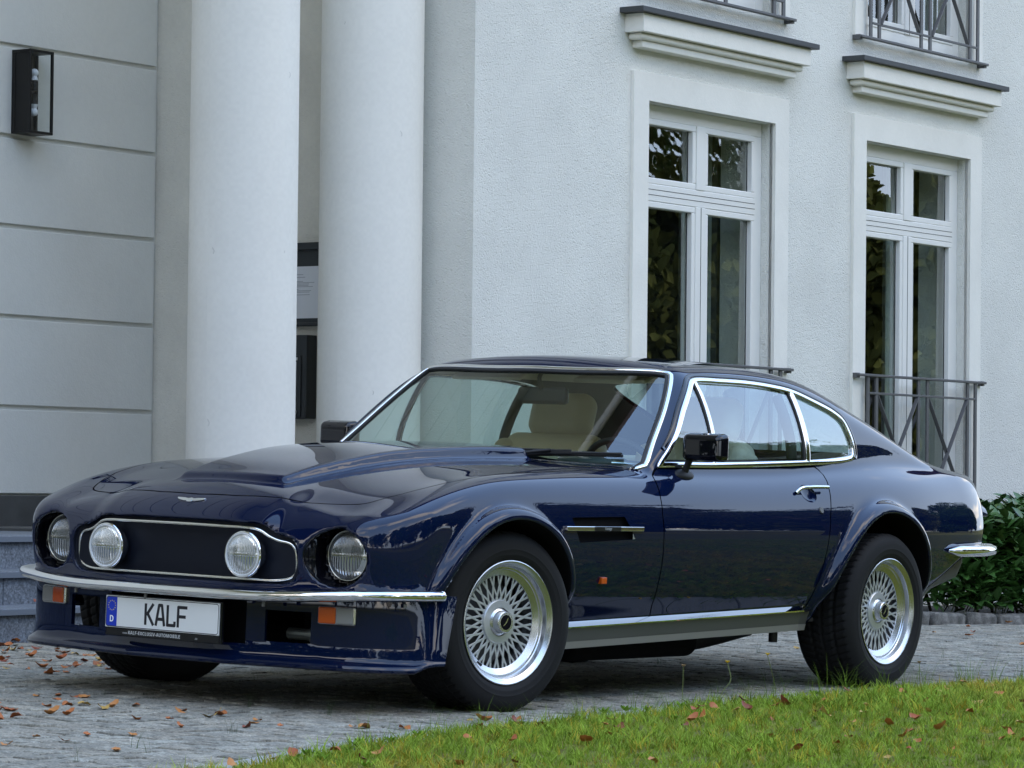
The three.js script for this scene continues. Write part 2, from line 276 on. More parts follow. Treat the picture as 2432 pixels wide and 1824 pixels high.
{
  const full = surfaceNet(carField, [-.033, .12, -3.88], [1.02, 1.36, .92], .0115);
  let [half] = split(full, x => -x);
  const archR = (y, z, a) => Math.hypot(y - a.y, z - a.z) - a.r;
  let wells, bowl, grille, screen, side, back, under, bonnet, door, gap, gap2, vent;
  [wells, half] = split(half, (x, y, z) => x < .46 ? 1 : Math.min(archR(y, z, ARCH[0]), archR(y, z, ARCH[1])) - .004);
  [bowl, half] = split(half, (x, y, z) => z < .45 ? 1 : headDist(x, y) - .003);
  [grille, half] = split(half, (x, y, z) => z < .6 ? 1 : polyDist(grilleHole, x, y) - .002);
  [under, half] = split(half, (x, y, z, nx, ny) => ny > -.2 ? 1 : z > .55 ? 1 : y - bottomY(z) - .016);
  [screen, half] = split(half, (x, y, z) => y < .84 ? 1 : Math.max(polyDist(WS, x, y), z - windscreenZ(x, y) - .02, windscreenZ(x, y) - z - .1));
  [side, half] = split(half, (x, y, z) => x < .4 || y < .84 ? 1 : polyDist(SW, z, y));
  [back, half] = split(half, (x, y, z) => z > -2.3 ? 1 : polyDist(RW, x, y));
  const hoodD = (x, y, z) => y < .64 || z < -.95 ? 1 : Math.max(polyDist(HOODS, x, z), .66 - y), doorD = (x, y, z) => x < .4 ? 1 : polyDist(DOOR, z, y), G = .003;
  [bonnet, half] = split(half, (x, y, z) => hoodD(x, y, z) + G);
  [gap, half] = split(half, (x, y, z) => hoodD(x, y, z) - G);
  [door, half] = split(half, (x, y, z) => doorD(x, y, z) + G);
  [gap2, half] = split(half, (x, y, z) => doorD(x, y, z) - G);
  // the side vent is an opening
  [vent, half] = split(half, (x, y, z) => x < .7 ? 1 : polyDist(VENT, z, y));
  const cupD = (y, z) => Math.hypot((y - .788) / .034, (z + 2.005) / .056);   // handle: recessed cup, chrome lever and lock
  let cup; [cup, door] = split(door, (x, y, z) => (cupD(y, z) - 1) * .03);
  part('bonnet', both(bonnet), paint, car);
  part('body', both(half), paint, car);
  for (const s of [1, -1]) {
    const d = part('door', meshGeometry(door, s), paint, car);
    const P = (y, z, o = 0) => { const x = sideX(y, z), n = carNormal(x, y, z); return [s * (x + n[0] * o), y + n[1] * o, z + n[2] * o]; };
    part('handle_cup', (() => { const pos = [], idx = [], R = 8, S = 40; for (let i = 0; i <= R; i++) for (let j = 0; j < S; j++) { const r = i / R * 1.03, a = j / S * 2 * Math.PI, y = .788 + .034 * r * Math.sin(a), z = -2.005 + .056 * r * Math.cos(a), x = sideX(y, z) - .003 - .020 * Math.sqrt(Math.max(0, 1 - i / R * i / R)); pos.push(s * x, y, z); if (i) { const k = (i - 1) * S + j, l = (i - 1) * S + (j + 1) % S; idx.push(k, k + S, l, l, k + S, l + S); } } const g = new THREE.BufferGeometry(); g.setAttribute('position', new THREE.Float32BufferAttribute(pos, 3)); g.setIndex(idx); g.computeVertexNormals(); return g; })(), paint, d);
    part('handle', tube([P(.788, -1.905, .004), P(.797, -1.93, .020), P(.800, -2.0, .026), P(.802, -2.08, .026), P(.803, -2.135, .024)], .0078, 24, 8), chrome, d);
    part('lock', new THREE.CylinderGeometry(.0125, .0135, .006, 20).rotateX(Math.PI / 2).rotateY(Math.PI / 2).applyMatrix4(onSide(.724, -2.062, .002, s)), brushed, d);
  }
  const backing = M => moved(M, -.011);
  const near = (M, f, w) => split(M, (x, y, z) => Math.abs(f(x, y, z)) - w)[0];
  part('panel_seal', [...both(backing(near(surfaceOnly(full), hoodD, .034))), ...both(backing(near(surfaceOnly(full), doorD, .034)))], blackMatt, car);
  part('wheel_arch', both(wells), blackMatt, car); part('underbody', both(under), blackMatt, car);
  for (const s of [1, -1]) part('headlamp_recess', meshGeometry(bowl, s), blackGloss, car);
  part('grille', both(grille), phys([.004, .006, .013], .5, { specularIntensity: .5 }), car);
  part('windscreen', both(moved(screen, -.004)), screenGlass, car);
  part('rear_window', both(moved(back, -.003)), tintGlass, car);
  for (const s of [1, -1]) part('side_window', meshGeometry(moved(side, -.007), s), tintGlass, car);
  // cabin lining: pillars and roof from inside
  const [cab] = split(half, (x, y, z) => (y < .885 || z > -.86 || z < -3.3 || carField(x, y - .05, z) > 0 && y < .9) ? 1 : -1);
  const [pillars, roofIn] = split(moved(cab, -.018), (x, y, z) => y - 1.215);
  part('pillar_lining', both(pillars), trimBlack, car); part('headlining', both(roofIn), headlining, car);
  function surfaceOnly(M) { return split(M, (x, y, z) => -x)[0]; }
}
function onSide(y, z, out, s) {            // frame on the flank: local z points out of the panel
  const x = sideX(y, z), n = carNormal(x, y, z), N = V3(s * n[0], n[1], n[2]), U = V3(0, 1, 0), R = U.clone().cross(N).normalize(); U.crossVectors(N, R);
  const ry = new THREE.Matrix4().makeRotationY(-Math.PI / 2);
  return new THREE.Matrix4().makeBasis(R, U, N).setPosition(s * (x + n[0] * out), y + n[1] * out, z + n[2] * out).multiply(ry);
}
// ---- bright trim laid on the surface
function trim(path2, place, width, height, closed, inset = 0) {
  const path = path2.map(place), n = path.length, frames = [];
  for (let i = 0; i < n; i++) {
    const a = path[closed ? (i + n - 1) % n : Math.max(0, i - 1)], b = path[closed ? (i + 1) % n : Math.min(n - 1, i + 1)], t = V3(b[0] - a[0], b[1] - a[1], b[2] - a[2]).normalize(), q = carNormal(Math.abs(path[i][0]), path[i][1], path[i][2]);
    const o = V3(q[0] * (path[i][0] < 0 ? -1 : 1), q[1], q[2]), ac = new THREE.Vector3().crossVectors(t, o).normalize(); o.crossVectors(ac, t).normalize(); frames.push([[ac.x, ac.y, ac.z], [o.x, o.y, o.z]]);
  }
  const w = width / 2, k = inset; return sweep(path, frames, [[k - w, -.012], [k - w, height * .35], [k - w * .72, height * .85], [k - w * .3, height], [k + w * .3, height], [k + w * .72, height * .85], [k + w, height * .35], [k + w, -.012]], closed);
}
{
  part('windscreen_trim', [trim(WS, ([x, y]) => [x, y, screenZ(x, y)], .021, .007, true, .010)], chrome, car);
  part('windscreen_seal', [trim(WS, ([x, y]) => [x, y, screenZ(x, y)], .016, .002, true, .026)], trimBlack, car);
  for (const s of [1, -1]) {
    const place = ([z, y]) => [s * sideX(y, z), y, z];
    part('side_window_trim', trim(s > 0 ? SW : SW.slice().reverse(), place, .024, .006, true, .012), chrome, car);
    part('drip_rail', trim((s > 0 ? SW : SW.slice().reverse()).filter(([z, y]) => y > .93), place, .018, .0035, false, -.012), blackGloss, car);
    const bar = (a, b, w, n = 14) => trim(Array.from({ length: n + 1 }, (_, i) => [a[0] + (b[0] - a[0]) * i / n, a[1] + (b[1] - a[1]) * i / n]), place, w, .005, false);
    part('window_bar', bar([-1.449, 1.208], [-1.420, .882], .022), chrome, car);
    part('window_bar', bar([-2.158, 1.196], [-2.134, .902], .034), chrome, car);
    part('window_seal', [bar([-1.436, 1.206], [-1.409, .885], .010), bar([-2.139, 1.194], [-2.114, .904], .009), bar([-1.05, .891], [-2.12, .913], .012)].map(g => g.translate(s * -.006, 0, 0)), trimBlack, car);
  }
  // sill: bright strip over a stainless panel in two folds
  for (const s of [1, -1]) {
    const strip = [], z0 = -.43, z1 = -2.165; for (let i = 0; i <= 30; i++) { const z = z0 + (z1 - z0) * i / 30, y = .291 + .04 * (z0 - z) / (z0 - z1); strip.push([s * (sideX(y, z) + .006), y, z]); }
    const lane = (o1, y1, o2, y2, t) => { const pos = [], idx = []; strip.forEach(([x, y, z], i) => { pos.push(x + s * o1, y + y1, z, x + s * o2, y + y2, z); if (i) { const a = 2 * i - 2; idx.push(a, a + 2, a + 1, a + 1, a + 2, a + 3); } }); const g = new THREE.BufferGeometry(); g.setAttribute('position', new THREE.Float32BufferAttribute(pos, 3)); g.setIndex(idx); g.computeVertexNormals(); return g; };
    part('sill_strip', [lane(-.006, .016, .016, -.006), lane(.016, -.006, .015, -.011), lane(.015, -.011, -.004, -.014)], chrome, car);
    part('sill_panel', [lane(.004, -.010, -.012, -.062), lane(-.012, -.062, -.012, -.064)], brushed, car);
    part('sill_lip', [lane(-.010, -.0625, -.016, -.088), lane(-.016, -.088, -.06, -.090)], std([.36, .35, .33], .5, { metalness: .6 }), car);
    part('side_marker', rbox(-.004, .014, -.012, .012, -.017, .017, .003).applyMatrix4(new THREE.Matrix4().makeTranslation(s * (sideX(.456, -.565) - .002), .456, -.565).multiply(new THREE.Matrix4().makeRotationY(s < 0 ? Math.PI : 0))), amber, car);
    // side vent: dark box with a bright bar across it
    part('side_vent', box(.80, .872, .59, .695, -.735, -.318).scale(s, 1, 1), blackMatt, car);
    const vb = part('vent_bar', rbox(-.006, .007, -.0085, .0085, -.245, .245, .003).translate(s * .893, .645, -.523), chrome, car);
    const cv = document.createElement('canvas'); cv.width = 512; cv.height = 40; const c = cv.getContext('2d'); c.fillStyle = '#0b0b0d'; c.fillRect(0, 0, 512, 40); c.fillStyle = '#b9bcc0'; c.font = 'italic bold 34px serif'; c.textAlign = 'center'; c.fillText('Vantage', 256, 31, 420); const tx = new THREE.CanvasTexture(cv); tx.colorSpace = THREE.SRGBColorSpace;
    const bg = box(.0072, .009, -.0075, .0075, -.09, .075), bp = bg.attributes.position; for (let i = 0; i < bp.count; i++) bg.attributes.uv.setXY(i, s > 0 ? (.075 - bp.getZ(i)) / .165 : (bp.getZ(i) + .09) / .165, (bp.getY(i) + .0075) / .015);
    part('vent_badge', bg.scale(s, 1, 1).translate(s * .893, .645, -.523), new THREE.MeshStandardMaterial({ map: tx, roughness: .3 }), vb);
  }
}
let globalWing;
// ---- nose: grille frame, lamps, badge
const noseAt = (x, y) => root1(z => carField(x, y, z), 1.0, .60);
{
  const loop = smoothLoop(grillePoly, 150), z = (x, y) => { const ax = Math.abs(x); return noseZ(ax) + noseLean(Math.min(y, .6)) * .6 - .014 - .012 * sstep(.3, .5, ax); };
  part('grille_frame', new THREE.TubeGeometry(new THREE.CatmullRomCurve3(loop.map(([x, y]) => V3(x, y, z(x, y))), true), 200, .0055, 8, true), std([.72, .71, .66], .16, { metalness: 1 }), car);
  const flutes = noiseTexture(256, (u, v) => .5 + .5 * Math.cos((u + .012 * Math.sin(v * 9)) * 2 * Math.PI * (v < .47 ? 14 : 24)) * (Math.hypot(u - .5, v - .5) < .40 ? 1 : .15)), ribbed = phys([.95, .97, .97], .03, { transmission: 1, thickness: 0, ior: 1.5, bumpMap: flutes, bumpScale: .0035 });
  const lampLens = new THREE.MeshPhysicalMaterial({ color: new THREE.Color().setRGB(.50, .52, .53), metalness: .85, roughness: .09, bumpMap: flutes, bumpScale: .004, clearcoat: 1, clearcoatRoughness: .02 }), spotLens = new THREE.MeshPhysicalMaterial({ color: new THREE.Color().setRGB(.74, .76, .77), metalness: .9, roughness: .08, bumpMap: flutes, bumpScale: .004, clearcoat: 1, clearcoatRoughness: .02 }), lensWhite = std([.7, .71, .72], .25);
  const disc = r => { const g = new THREE.SphereGeometry(r * 2.4, 40, 14, 0, 2 * Math.PI, 0, Math.asin(1 / 2.4)); g.translate(0, -r * 2.4 * Math.cos(Math.asin(1 / 2.4)), 0).rotateX(Math.PI / 2); const p = g.attributes.position, uv = g.attributes.uv; for (let i = 0; i < p.count; i++) uv.setXY(i, p.getX(i) / r / 2 + .5, p.getY(i) / r / 2 + .5); return g; };
  const lathe = (pts, n = 40) => new THREE.LatheGeometry(pts.map(p => new THREE.Vector2(...p)), n).rotateX(Math.PI / 2);
  const reflectorMat = std([.86, .87, .88], .38, { metalness: 1 });
  for (const s of [1, -1]) {
    const lamp = piece('spot_lamp', car); lamp.position.set(s * .314, .526, .802);
    part('shell', lathe([[.012, -.085], [.035, -.075], [.062, -.05], [.076, -.02], [.0805, -.004], [.080, .004], [.0755, .008], [.0735, .004]]), chrome, lamp);
    part('reflector', lathe([[.004, -.046], [.03, -.040], [.055, -.022], [.0735, .002]]), reflectorMat, lamp);
    part('bulb_cap', lathe([[0, -.012], [.012, -.016], [.013, -.03], [.006, -.044]], 20), chrome, lamp);
    part('lens', disc(.074).translate(0, 0, .003), spotLens, lamp); part('lens_ring', new THREE.TorusGeometry(.0715, .003, 8, 48).translate(0, 0, .006), lensWhite, lamp);
    const head = piece('headlamp', car); head.position.set(s * .650, .538, .655);
    part('bezel', lathe([[.0815, -.02], [.0865, -.012], [.0870, .0], [.0850, .003], [.0825, .001]]), std([.62, .62, .58], .16, { metalness: 1 }), head);
    part('reflector', lathe([[.004, -.07], [.035, -.058], [.065, -.034], [.0825, -.002]]), reflectorMat, head);
    part('lens', disc(.0825).translate(0, 0, -.001), lampLens, head);
  }
  // winged badge on the nose
  const wing = new THREE.Shape(); [[0, .011], [.012, .006], [.03, .010], [.062, .011], [.060, .006], [.052, .002], [.042, -.001], [.028, -.004], [.014, -.004], [.010, -.009], [0, -.010]].forEach(([x, y], i) => i ? wing.lineTo(x, y) : wing.moveTo(x, y));
  [[-.010, -.009], [-.014, -.004], [-.028, -.004], [-.042, -.001], [-.052, .002], [-.060, .006], [-.062, .011], [-.03, .010], [-.012, .006]].forEach(([x, y]) => wing.lineTo(x, y));
  const q = carNormal(.001, .698, noseAt(0, .698)), bg = new THREE.ExtrudeGeometry(wing, { depth: .003, bevelEnabled: true, bevelSize: .0012, bevelThickness: .0015, bevelSegments: 2 });
  part('winged_badge', bg.rotateX(-Math.atan2(q[1], q[2])).translate(0, .698, noseAt(0, .698)), chrome, car);
  globalWing = wing;
}
// ---- front bumper, air dam, plate
const bumperPlan = spline([[0, .885], [.3, .873], [.55, .834], [.75, .756], [.80, .728]]);
{
  const pts = []; for (let x = 0; x <= .72; x += .04) pts.push([x, bumperPlan(x)]); pts.push([.765, .748], [.81, .714], [.85, .672], [.88, .625], [.905, .575], [.921, .52], [.927, .475], [.925, .458]);
  const run = smoothLoop([...pts.slice(1).reverse().map(([x, z]) => [-x, z]), ...pts], 150, false), fr = [], path = [];
  run.forEach(([x, z], i) => { const a = run[Math.max(0, i - 1)], b = run[Math.min(run.length - 1, i + 1)], tx = b[0] - a[0], tz = b[1] - a[1], l = Math.hypot(tx, tz); fr.push([[-tz / l, 0, tx / l].map(v => v), [0, 1, 0]]); const rise = .022 * sstep(.35, .92, Math.abs(x)) ; path.push([x, .390 + rise, z]); });
  const fix = fr.map(([a, o], i) => { const [x, z] = run[i]; const d = a[0] * x + a[2] * (z - .2); return [d < 0 ? a.map(v => -v) : a, o]; });
  const prof = [[-.115, -.012], [-.115, .010], [-.05, .017], [-.018, .0185], [-.006, .016], [0, .008], [.0015, -.001], [-.002, -.012], [-.012, -.0175], [-.04, -.016]];
  const g = sweep(path, fix, prof); part('front_bumper', g, chrome, car);
  for (const x of [-.43, -.08, .43, .86]) part('bumper_bolt', new THREE.CylinderGeometry(.006, .006, .014, 10).translate(x, .362 + .018 * sstep(.35, .92, Math.abs(x)), (Math.abs(x) > .8 ? .60 : bumperPlan(Math.abs(x)) - .035)), brushed, car);
}
const damPlan = spline([[0, .795], [.2, .787], [.378, .752], [.545, .714], [.72, .676], [.80, .632], [.86, .566], [.895, .50], [.912, .44], [.92, .39]]);
{
  const xs = [0, .08, .16, .24, .31, .345, .380, .41, .45, .49, .52, .550, .58, .62, .66, .70, .73, .76, .785, .81, .83, .85, .868, .882, .894, .904, .912, .92];
  const rows = [[.412, -.002], [.375, 0], [.342, 0], [.285, 0], [.235, 0], [.222, .001], [.203, .002], [.190, .005], [.181, .011], [.176, .019], [.170, .025], [.162, .029], [.154, .027], [.150, .021]];
  const plan = [...xs.slice(1).reverse().map(x => -x), ...xs], nrm = plan.map(x => { const a = Math.abs(x), e = .004, p0 = damPlan(Math.max(0, a - e)), p1 = damPlan(a + e), sl = (p1 - p0) / (Math.min(a, e) + e), l = Math.hypot(1, sl); return [-sl / l * Math.sign(x || 1), 1 / l]; });
  const at = (i, j, d) => { const x = plan[i], z = damPlan(Math.abs(x)), end = sstep(.86, .92, Math.abs(x)); return [x + nrm[i][0] * (rows[j][1] * (1 - .8 * end) + d), rows[j][0] + end * Math.max(0, .2 - rows[j][0]) * .55, z + nrm[i][1] * (rows[j][1] * (1 - .8 * end) + d) + end * (.41 - rows[j][0]) * .24]; };
  const hole = (i, j) => { const a = Math.min(Math.abs(plan[i]), Math.abs(plan[i + 1])), b = Math.max(Math.abs(plan[i]), Math.abs(plan[i + 1])); return (a >= .379 && b <= .551 && rows[j][0] <= .343 && rows[j + 1][0] >= .234) || (b <= .311 && rows[j][0] <= .376 && rows[j + 1][0] >= .221); };
  const outer = [], quad = (a, b, c, d) => outer.push(a, b, c, a, c, d), n = plan.length, m = rows.length;
  for (let i = 0; i < n - 1; i++) for (let j = 0; j < m - 1; j++) {
    if (!hole(i, j)) { quad(at(i, j, 0), at(i, j + 1, 0), at(i + 1, j + 1, 0), at(i + 1, j, 0)); quad(at(i, j, -.014), at(i + 1, j, -.014), at(i + 1, j + 1, -.014), at(i, j + 1, -.014)); }
    else {
      const nb = [[i - 1, j, 0], [i + 1, j, 1], [i, j - 1, 2], [i, j + 1, 3]];
      for (const [a, b, k] of nb) if (!hole(a, b)) { const e = k === 0 ? [[i, j], [i, j + 1]] : k === 1 ? [[i + 1, j + 1], [i + 1, j]] : k === 2 ? [[i + 1, j], [i, j]] : [[i, j + 1], [i + 1, j + 1]]; quad(at(...e[0], 0), at(...e[1], 0), at(...e[1], -.016), at(...e[0], -.016)); }
    }
  }
  for (let i = 0; i < n - 1; i++) quad(at(i, m - 1, 0), at(i, m - 1, -.014), at(i + 1, m - 1, -.014), at(i + 1, m - 1, 0));
  const g0 = new THREE.BufferGeometry(); g0.setAttribute('position', new THREE.Float32BufferAttribute(outer.flat(), 3));
  const g = creased(g0, 40); part('air_dam', g, paint, car);
  part('intake_liner', [box(-.34, .34, .20, .39, .70, .715), box(-.60, -.36, .40, .42, .45, .70), box(.36, .60, .40, .42, .45, .70), box(.36, .60, .21, .40, .50, .515)], blackMatt, car);
  part('intake_duct', [new THREE.CylinderGeometry(.020, .020, .12, 18).rotateZ(Math.PI / 2).translate(.475, .262, .66), new THREE.CylinderGeometry(.026, .026, .018, 18).rotateZ(Math.PI / 2).translate(.522, .262, .66)], std([.12, .13, .12], .3, { metalness: .8 }), car);
  // flashers: amber and clear halves in a bright rim, following the dam
  for (const s of [1, -1]) {
    const grp = piece('front_indicator', car), ang = Math.atan2(.676 - .708, .145); grp.position.set(s * .648, .336, .698); grp.rotation.y = s * -ang;
    part('rim', [rbox(-.072, .072, -.033, .033, -.012, .008, .012, 3)], std([.6, .6, .58], .2, { metalness: 1 }), grp);
    const inn = s > 0 ? -1 : 1; part('amber_lens', rbox(Math.min(0, inn * .066), Math.max(0, inn * .066), -.028, .028, 0, .0125, .006, 3), amber, grp);
    part('clear_lens', rbox(Math.min(0, -inn * .066), Math.max(0, -inn * .066), -.028, .028, 0, .0122, .006, 3), clearPlastic, grp);
  }
  // number plate and its holder
  const hold = part('plate_holder', rbox(-.266, .266, .218, .362, .828, .8445, .004), blackGloss, car);
  const cv = document.createElement('canvas'); cv.width = 1040; cv.height = 220; const c = cv.getContext('2d');
  c.fillStyle = '#e2e4e2'; c.fillRect(0, 0, 1040, 220); c.fillStyle = '#0a34b4'; c.fillRect(10, 10, 96, 200);
  c.strokeStyle = '#15151a'; c.lineWidth = 5; c.beginPath(); c.roundRect(7, 7, 1026, 206, 20); c.stroke();
  c.fillStyle = '#f0cf3a'; for (let i = 0; i < 12; i++) { const a = i / 12 * 2 * Math.PI, X = 58 + Math.sin(a) * 33, Y = 68 - Math.cos(a) * 33; c.beginPath(); for (let k = 0; k < 10; k++) { const r = k % 2 ? 2.6 : 6.5, b = k / 10 * 2 * Math.PI; c.lineTo(X + Math.sin(b) * r, Y - Math.cos(b) * r); } c.fill(); }
  c.fillStyle = '#f4f5f4'; c.font = 'bold 62px sans-serif'; c.textAlign = 'center'; c.fillText('D', 58, 182);
  c.strokeStyle = '#14141c'; c.lineWidth = 22; c.lineCap = 'butt'; c.lineJoin = 'round';
  const L = (...p) => { c.beginPath(); p.forEach(([x, y], i) => i ? c.lineTo(x, y) : c.moveTo(x, y)); c.stroke(); };
  const T = 38, Bt = 186, x0 = 372; L([x0, T], [x0, Bt]); L([x0 + 70, T], [x0 + 10, 118]); L([x0 + 18, 104], [x0 + 74, Bt]);
  const xa = x0 + 96; L([xa, Bt], [xa + 26, T + 6], [xa + 52, T + 6], [xa + 78, Bt]); L([xa + 14, 140], [xa + 64, 140]);
  const xl = xa + 106; L([xl, T], [xl, Bt - 10], [xl + 66, Bt - 10], [xl + 66, Bt - 38]);
  const xf = xl + 96; L([xf, Bt], [xf, T + 10], [xf + 82, T + 10]); L([xf, 112], [xf + 70, 112]);
  const tx = new THREE.CanvasTexture(cv); tx.colorSpace = THREE.SRGBColorSpace; tx.anisotropy = 8;
  const faceMap = (g, x0, x1, y0, y1) => { const p = g.attributes.position, uv = g.attributes.uv; for (let i = 0; i < p.count; i++) uv.setXY(i, (p.getX(i) - x0) / (x1 - x0), (p.getY(i) - y0) / (y1 - y0)); return g; };
  part('number_plate', faceMap(rbox(-.26, .26, .2467, .3567, .8455, .8515, .002), -.26, .26, .2467, .3567), new THREE.MeshStandardMaterial({ map: tx, roughness: .35 }), car);
  const c2 = document.createElement('canvas'); c2.width = 1024; c2.height = 48; const k = c2.getContext('2d'); k.fillStyle = '#0a0a0c'; k.fillRect(0, 0, 1024, 48); k.fillStyle = '#c9cbcb'; k.textBaseline = 'middle'; k.font = '20px sans-serif'; k.fillText('www.', 150, 28); k.font = 'bold 34px sans-serif'; k.fillText('KALF-EXCLUSIV-AUTOMOBILE', 200, 25, 600); k.font = '20px sans-serif'; k.fillText('.de', 806, 28);
  const t2 = new THREE.CanvasTexture(c2); t2.colorSpace = THREE.SRGBColorSpace;
  part('dealer_strip', faceMap(box(-.258, .258, .2205, .2445, .845, .8462), -.258, .258, .2205, .2445), new THREE.MeshStandardMaterial({ map: t2, roughness: .3 }), hold);
}
function creased(g, deg) {                 // smooth normals except across edges sharper than deg
  const p = g.attributes.position, n = p.count, F = [], map = new Map(), key = i => Math.round(p.getX(i) * 2e4) + ',' + Math.round(p.getY(i) * 2e4) + ',' + Math.round(p.getZ(i) * 2e4), A = V3(), B = V3(), C = V3();
  for (let t = 0; t < n; t += 3) { A.fromBufferAttribute(p, t); B.fromBufferAttribute(p, t + 1); C.fromBufferAttribute(p, t + 2); B.sub(A); C.sub(A); F.push(B.clone().cross(C)); for (let k = 0; k < 3; k++) { const q = key(t + k); if (!map.has(q)) map.set(q, []); map.get(q).push(t / 3); } }
  const N = new Float32Array(n * 3), cs = Math.cos(deg * Math.PI / 180);
  for (let i = 0; i < n; i++) { const f = F[i / 3 | 0], fl = f.length() || 1, s = V3(0, 0, 0); for (const q of map.get(key(i))) { const h = F[q], hl = h.length(); if (hl && f.dot(h) / (fl * hl) > cs) s.add(h); } s.normalize(); N[3 * i] = s.x; N[3 * i + 1] = s.y; N[3 * i + 2] = s.z; }
  g.setAttribute('normal', new THREE.BufferAttribute(N, 3)); g.setAttribute('uv', new THREE.BufferAttribute(new Float32Array(n * 2), 2)); return g;
}
// ---------------------------------------------------------------- wheels
const tyreGeo = (() => {
  const prof = [[-.262, .214], [-.266, .235], [-.266, .262], [-.262, .284], [-.252, .302], [-.241, .3115]];
  for (let i = 0; i <= 30; i++) prof.push([-.232 + i * .2115 / 30, .3175, 1]);
  prof.push([-.012, .3115], [-.001, .303], [.006, .290], [.0105, .274], [.0105, .262], [.0125, .258], [.0125, .254], [.010, .250], [.010, .240], [.0085, .236], [.004, .226], [-.002, .2165], [-.008, .2115]);
  const S = 420, m = prof.length, pos = [], idx = [];
  for (let i = 0; i < S; i++) for (const [x, r0, tr] of prof) {
    const a = i / S * 2 * Math.PI; let r = r0;
    if (tr) { const xc = x + .126; for (const q of [-.052, 0, .052]) if (Math.abs(xc - q) < .0045) r -= .008; const f = (i / S * 60 + Math.abs(xc) * 9) % 1; if (f < .2 && Math.abs(xc) > .012) r -= .006; }
    pos.push(x, Math.cos(a) * r, Math.sin(a) * r);
  }
  for (let i = 0; i < S; i++) for (let j = 0; j < m - 1; j++) { const a = i * m + j, b = ((i + 1) % S) * m + j; idx.push(a, a + 1, b, b, a + 1, b + 1); }
  const g = new THREE.BufferGeometry(); g.setAttribute('position', new THREE.Float32BufferAttribute(pos, 3)); g.setIndex(idx); g.computeVertexNormals(); return g;
})();
const axleLathe = (pts, n = 72) => new THREE.LatheGeometry(pts.map(([r, x]) => new THREE.Vector2(r, x)), n).rotateZ(-Math.PI / 2);
const rimGeo = creased(axleLathe([[.2115, -.010], [.2145, -.003], [.2165, .0025], [.2175, .004], [.2145, .0052], [.2095, .003], [.2015, -.004], [.1975, -.007], [.1962, -.011], [.1950, -.026], [.1925, -.029], [.1865, -.031], [.1845, -.034], [.1715, -.041], [.1635, -.0455], [.1615, -.050], [.1615, -.12]], 96).toNonIndexed(), 28);
const barrelGeo = axleLathe([[.1612, -.062], [.175, -.13], [.18, -.235]]), discGeo = axleLathe([[.05, -.105], [.142, -.105], [.142, -.118], [.05, -.118]]), backGeo = axleLathe([[.0, -.16], [.19, -.16]]);
const hubDisc = creased(axleLathe([[.050, -.040], [.074, -.0425], [.0765, -.045], [.0765, -.056], [.05, -.06]]).toNonIndexed(), 30);
const hubCap = creased(axleLathe([[.052, -.046], [.046, -.0395], [.040, -.036], [.0385, -.030], [.0375, -.0135], [.0345, -.0105], [.0255, -.0100], [.0250, -.0125]], 48).toNonIndexed(), 30), hubBadge = axleLathe([[0, -.0094], [.0250, -.0096], [.0265, -.0102]], 36);
const spokeGeo = [1, -1].map(s => { const a = .30 * s, p = [-.051, .068, 0], q = [-.050, Math.cos(a) * .1635, Math.sin(a) * .1635], g = beam(p, q, .0040, .0080, .0012); return g; });
function makeWheel(x, y, z, turn, full) {
  const w = piece('wheel', car); w.position.set(x, y, z); w.rotation.y = turn;
  part('tyre', tyreGeo, rubber, w); part('rim', rimGeo, alloy, w);
  if (!full) { part('brake_disc', backGeo, blackMatt, w); return w; }
  part('barrel', barrelGeo, darkMetal, w); part('brake_disc', [discGeo, backGeo], std([.10, .10, .105], .5, { metalness: .5 }), w); part('hub', hubDisc, alloyPaint, w);
  const cap = part('hub_cap', hubCap, alloy, w); void cap; part('hub_badge', hubBadge, blackMatt, w);
  part('badge_wing', new THREE.ExtrudeGeometry(globalWing, { depth: .001, bevelEnabled: false }).scale(.30, .30, 1).rotateZ(.9).rotateY(Math.PI / 2).translate(-.0094, 0, 0), chrome, w);
  for (let i = 0; i < 26; i++) for (const g of spokeGeo) { const s = part('spoke', g, alloyPaint, w); s.rotation.x = i / 26 * 2 * Math.PI; }
  part('valve', new THREE.CylinderGeometry(.004, .005, .022, 10).rotateZ(Math.PI / 2 - .5).translate(-.026, Math.cos(2.5) * .178, Math.sin(2.5) * .178), darkMetal, w);
  return w;
}
const AY = .3145;
makeWheel(.8706, AY, .0216, -.1668, true); makeWheel(.8804, AY, -2.609, 0, true);
makeWheel(-.8706, AY, -.0216, Math.PI - .1668, false); makeWheel(-.8804, AY, -2.609, Math.PI, false);

// ---------------------------------------------------------------- mirrors, wipers, tail
for (const s of [1, -1]) {
  const mirror = piece('door_mirror', car); mirror.position.set(s * .884, .955, -1.18);
  const g = new RoundedBoxGeometry(.178, .108, .075, 6, .022), p = g.attributes.position;
  for (let i = 0; i < p.count; i++) { const z = p.getZ(i), t = (z + .0375) / .075; if (t > 0) { p.setX(i, p.getX(i) * (1 - .10 * t * t)); p.setY(i, p.getY(i) * (1 - .16 * t * t) - .003 * t); } }
  g.computeVertexNormals(); part('shell', g.rotateY(s * .10), blackGloss, mirror);
  part('mirror_glass', new RoundedBoxGeometry(.16, .092, .004, 2, .002).translate(0, 0, -.038).rotateY(s * .10), chrome, mirror);
  const arm = tube([[s * -.062, -.045, 0], [s * -.078, -.070, -.004], [s * -.092, -.100, -.008]], .013, 12, 10); part('arm', arm, trimBlack, mirror);
  const foot = new THREE.SphereGeometry(1, 20, 10, 0, 2 * Math.PI, 0, Math.PI / 2).scale(.028, .018, .062).rotateZ(s * -.75).translate(s * -.095, -.108, -.006); part('foot', foot, trimBlack, mirror);
}
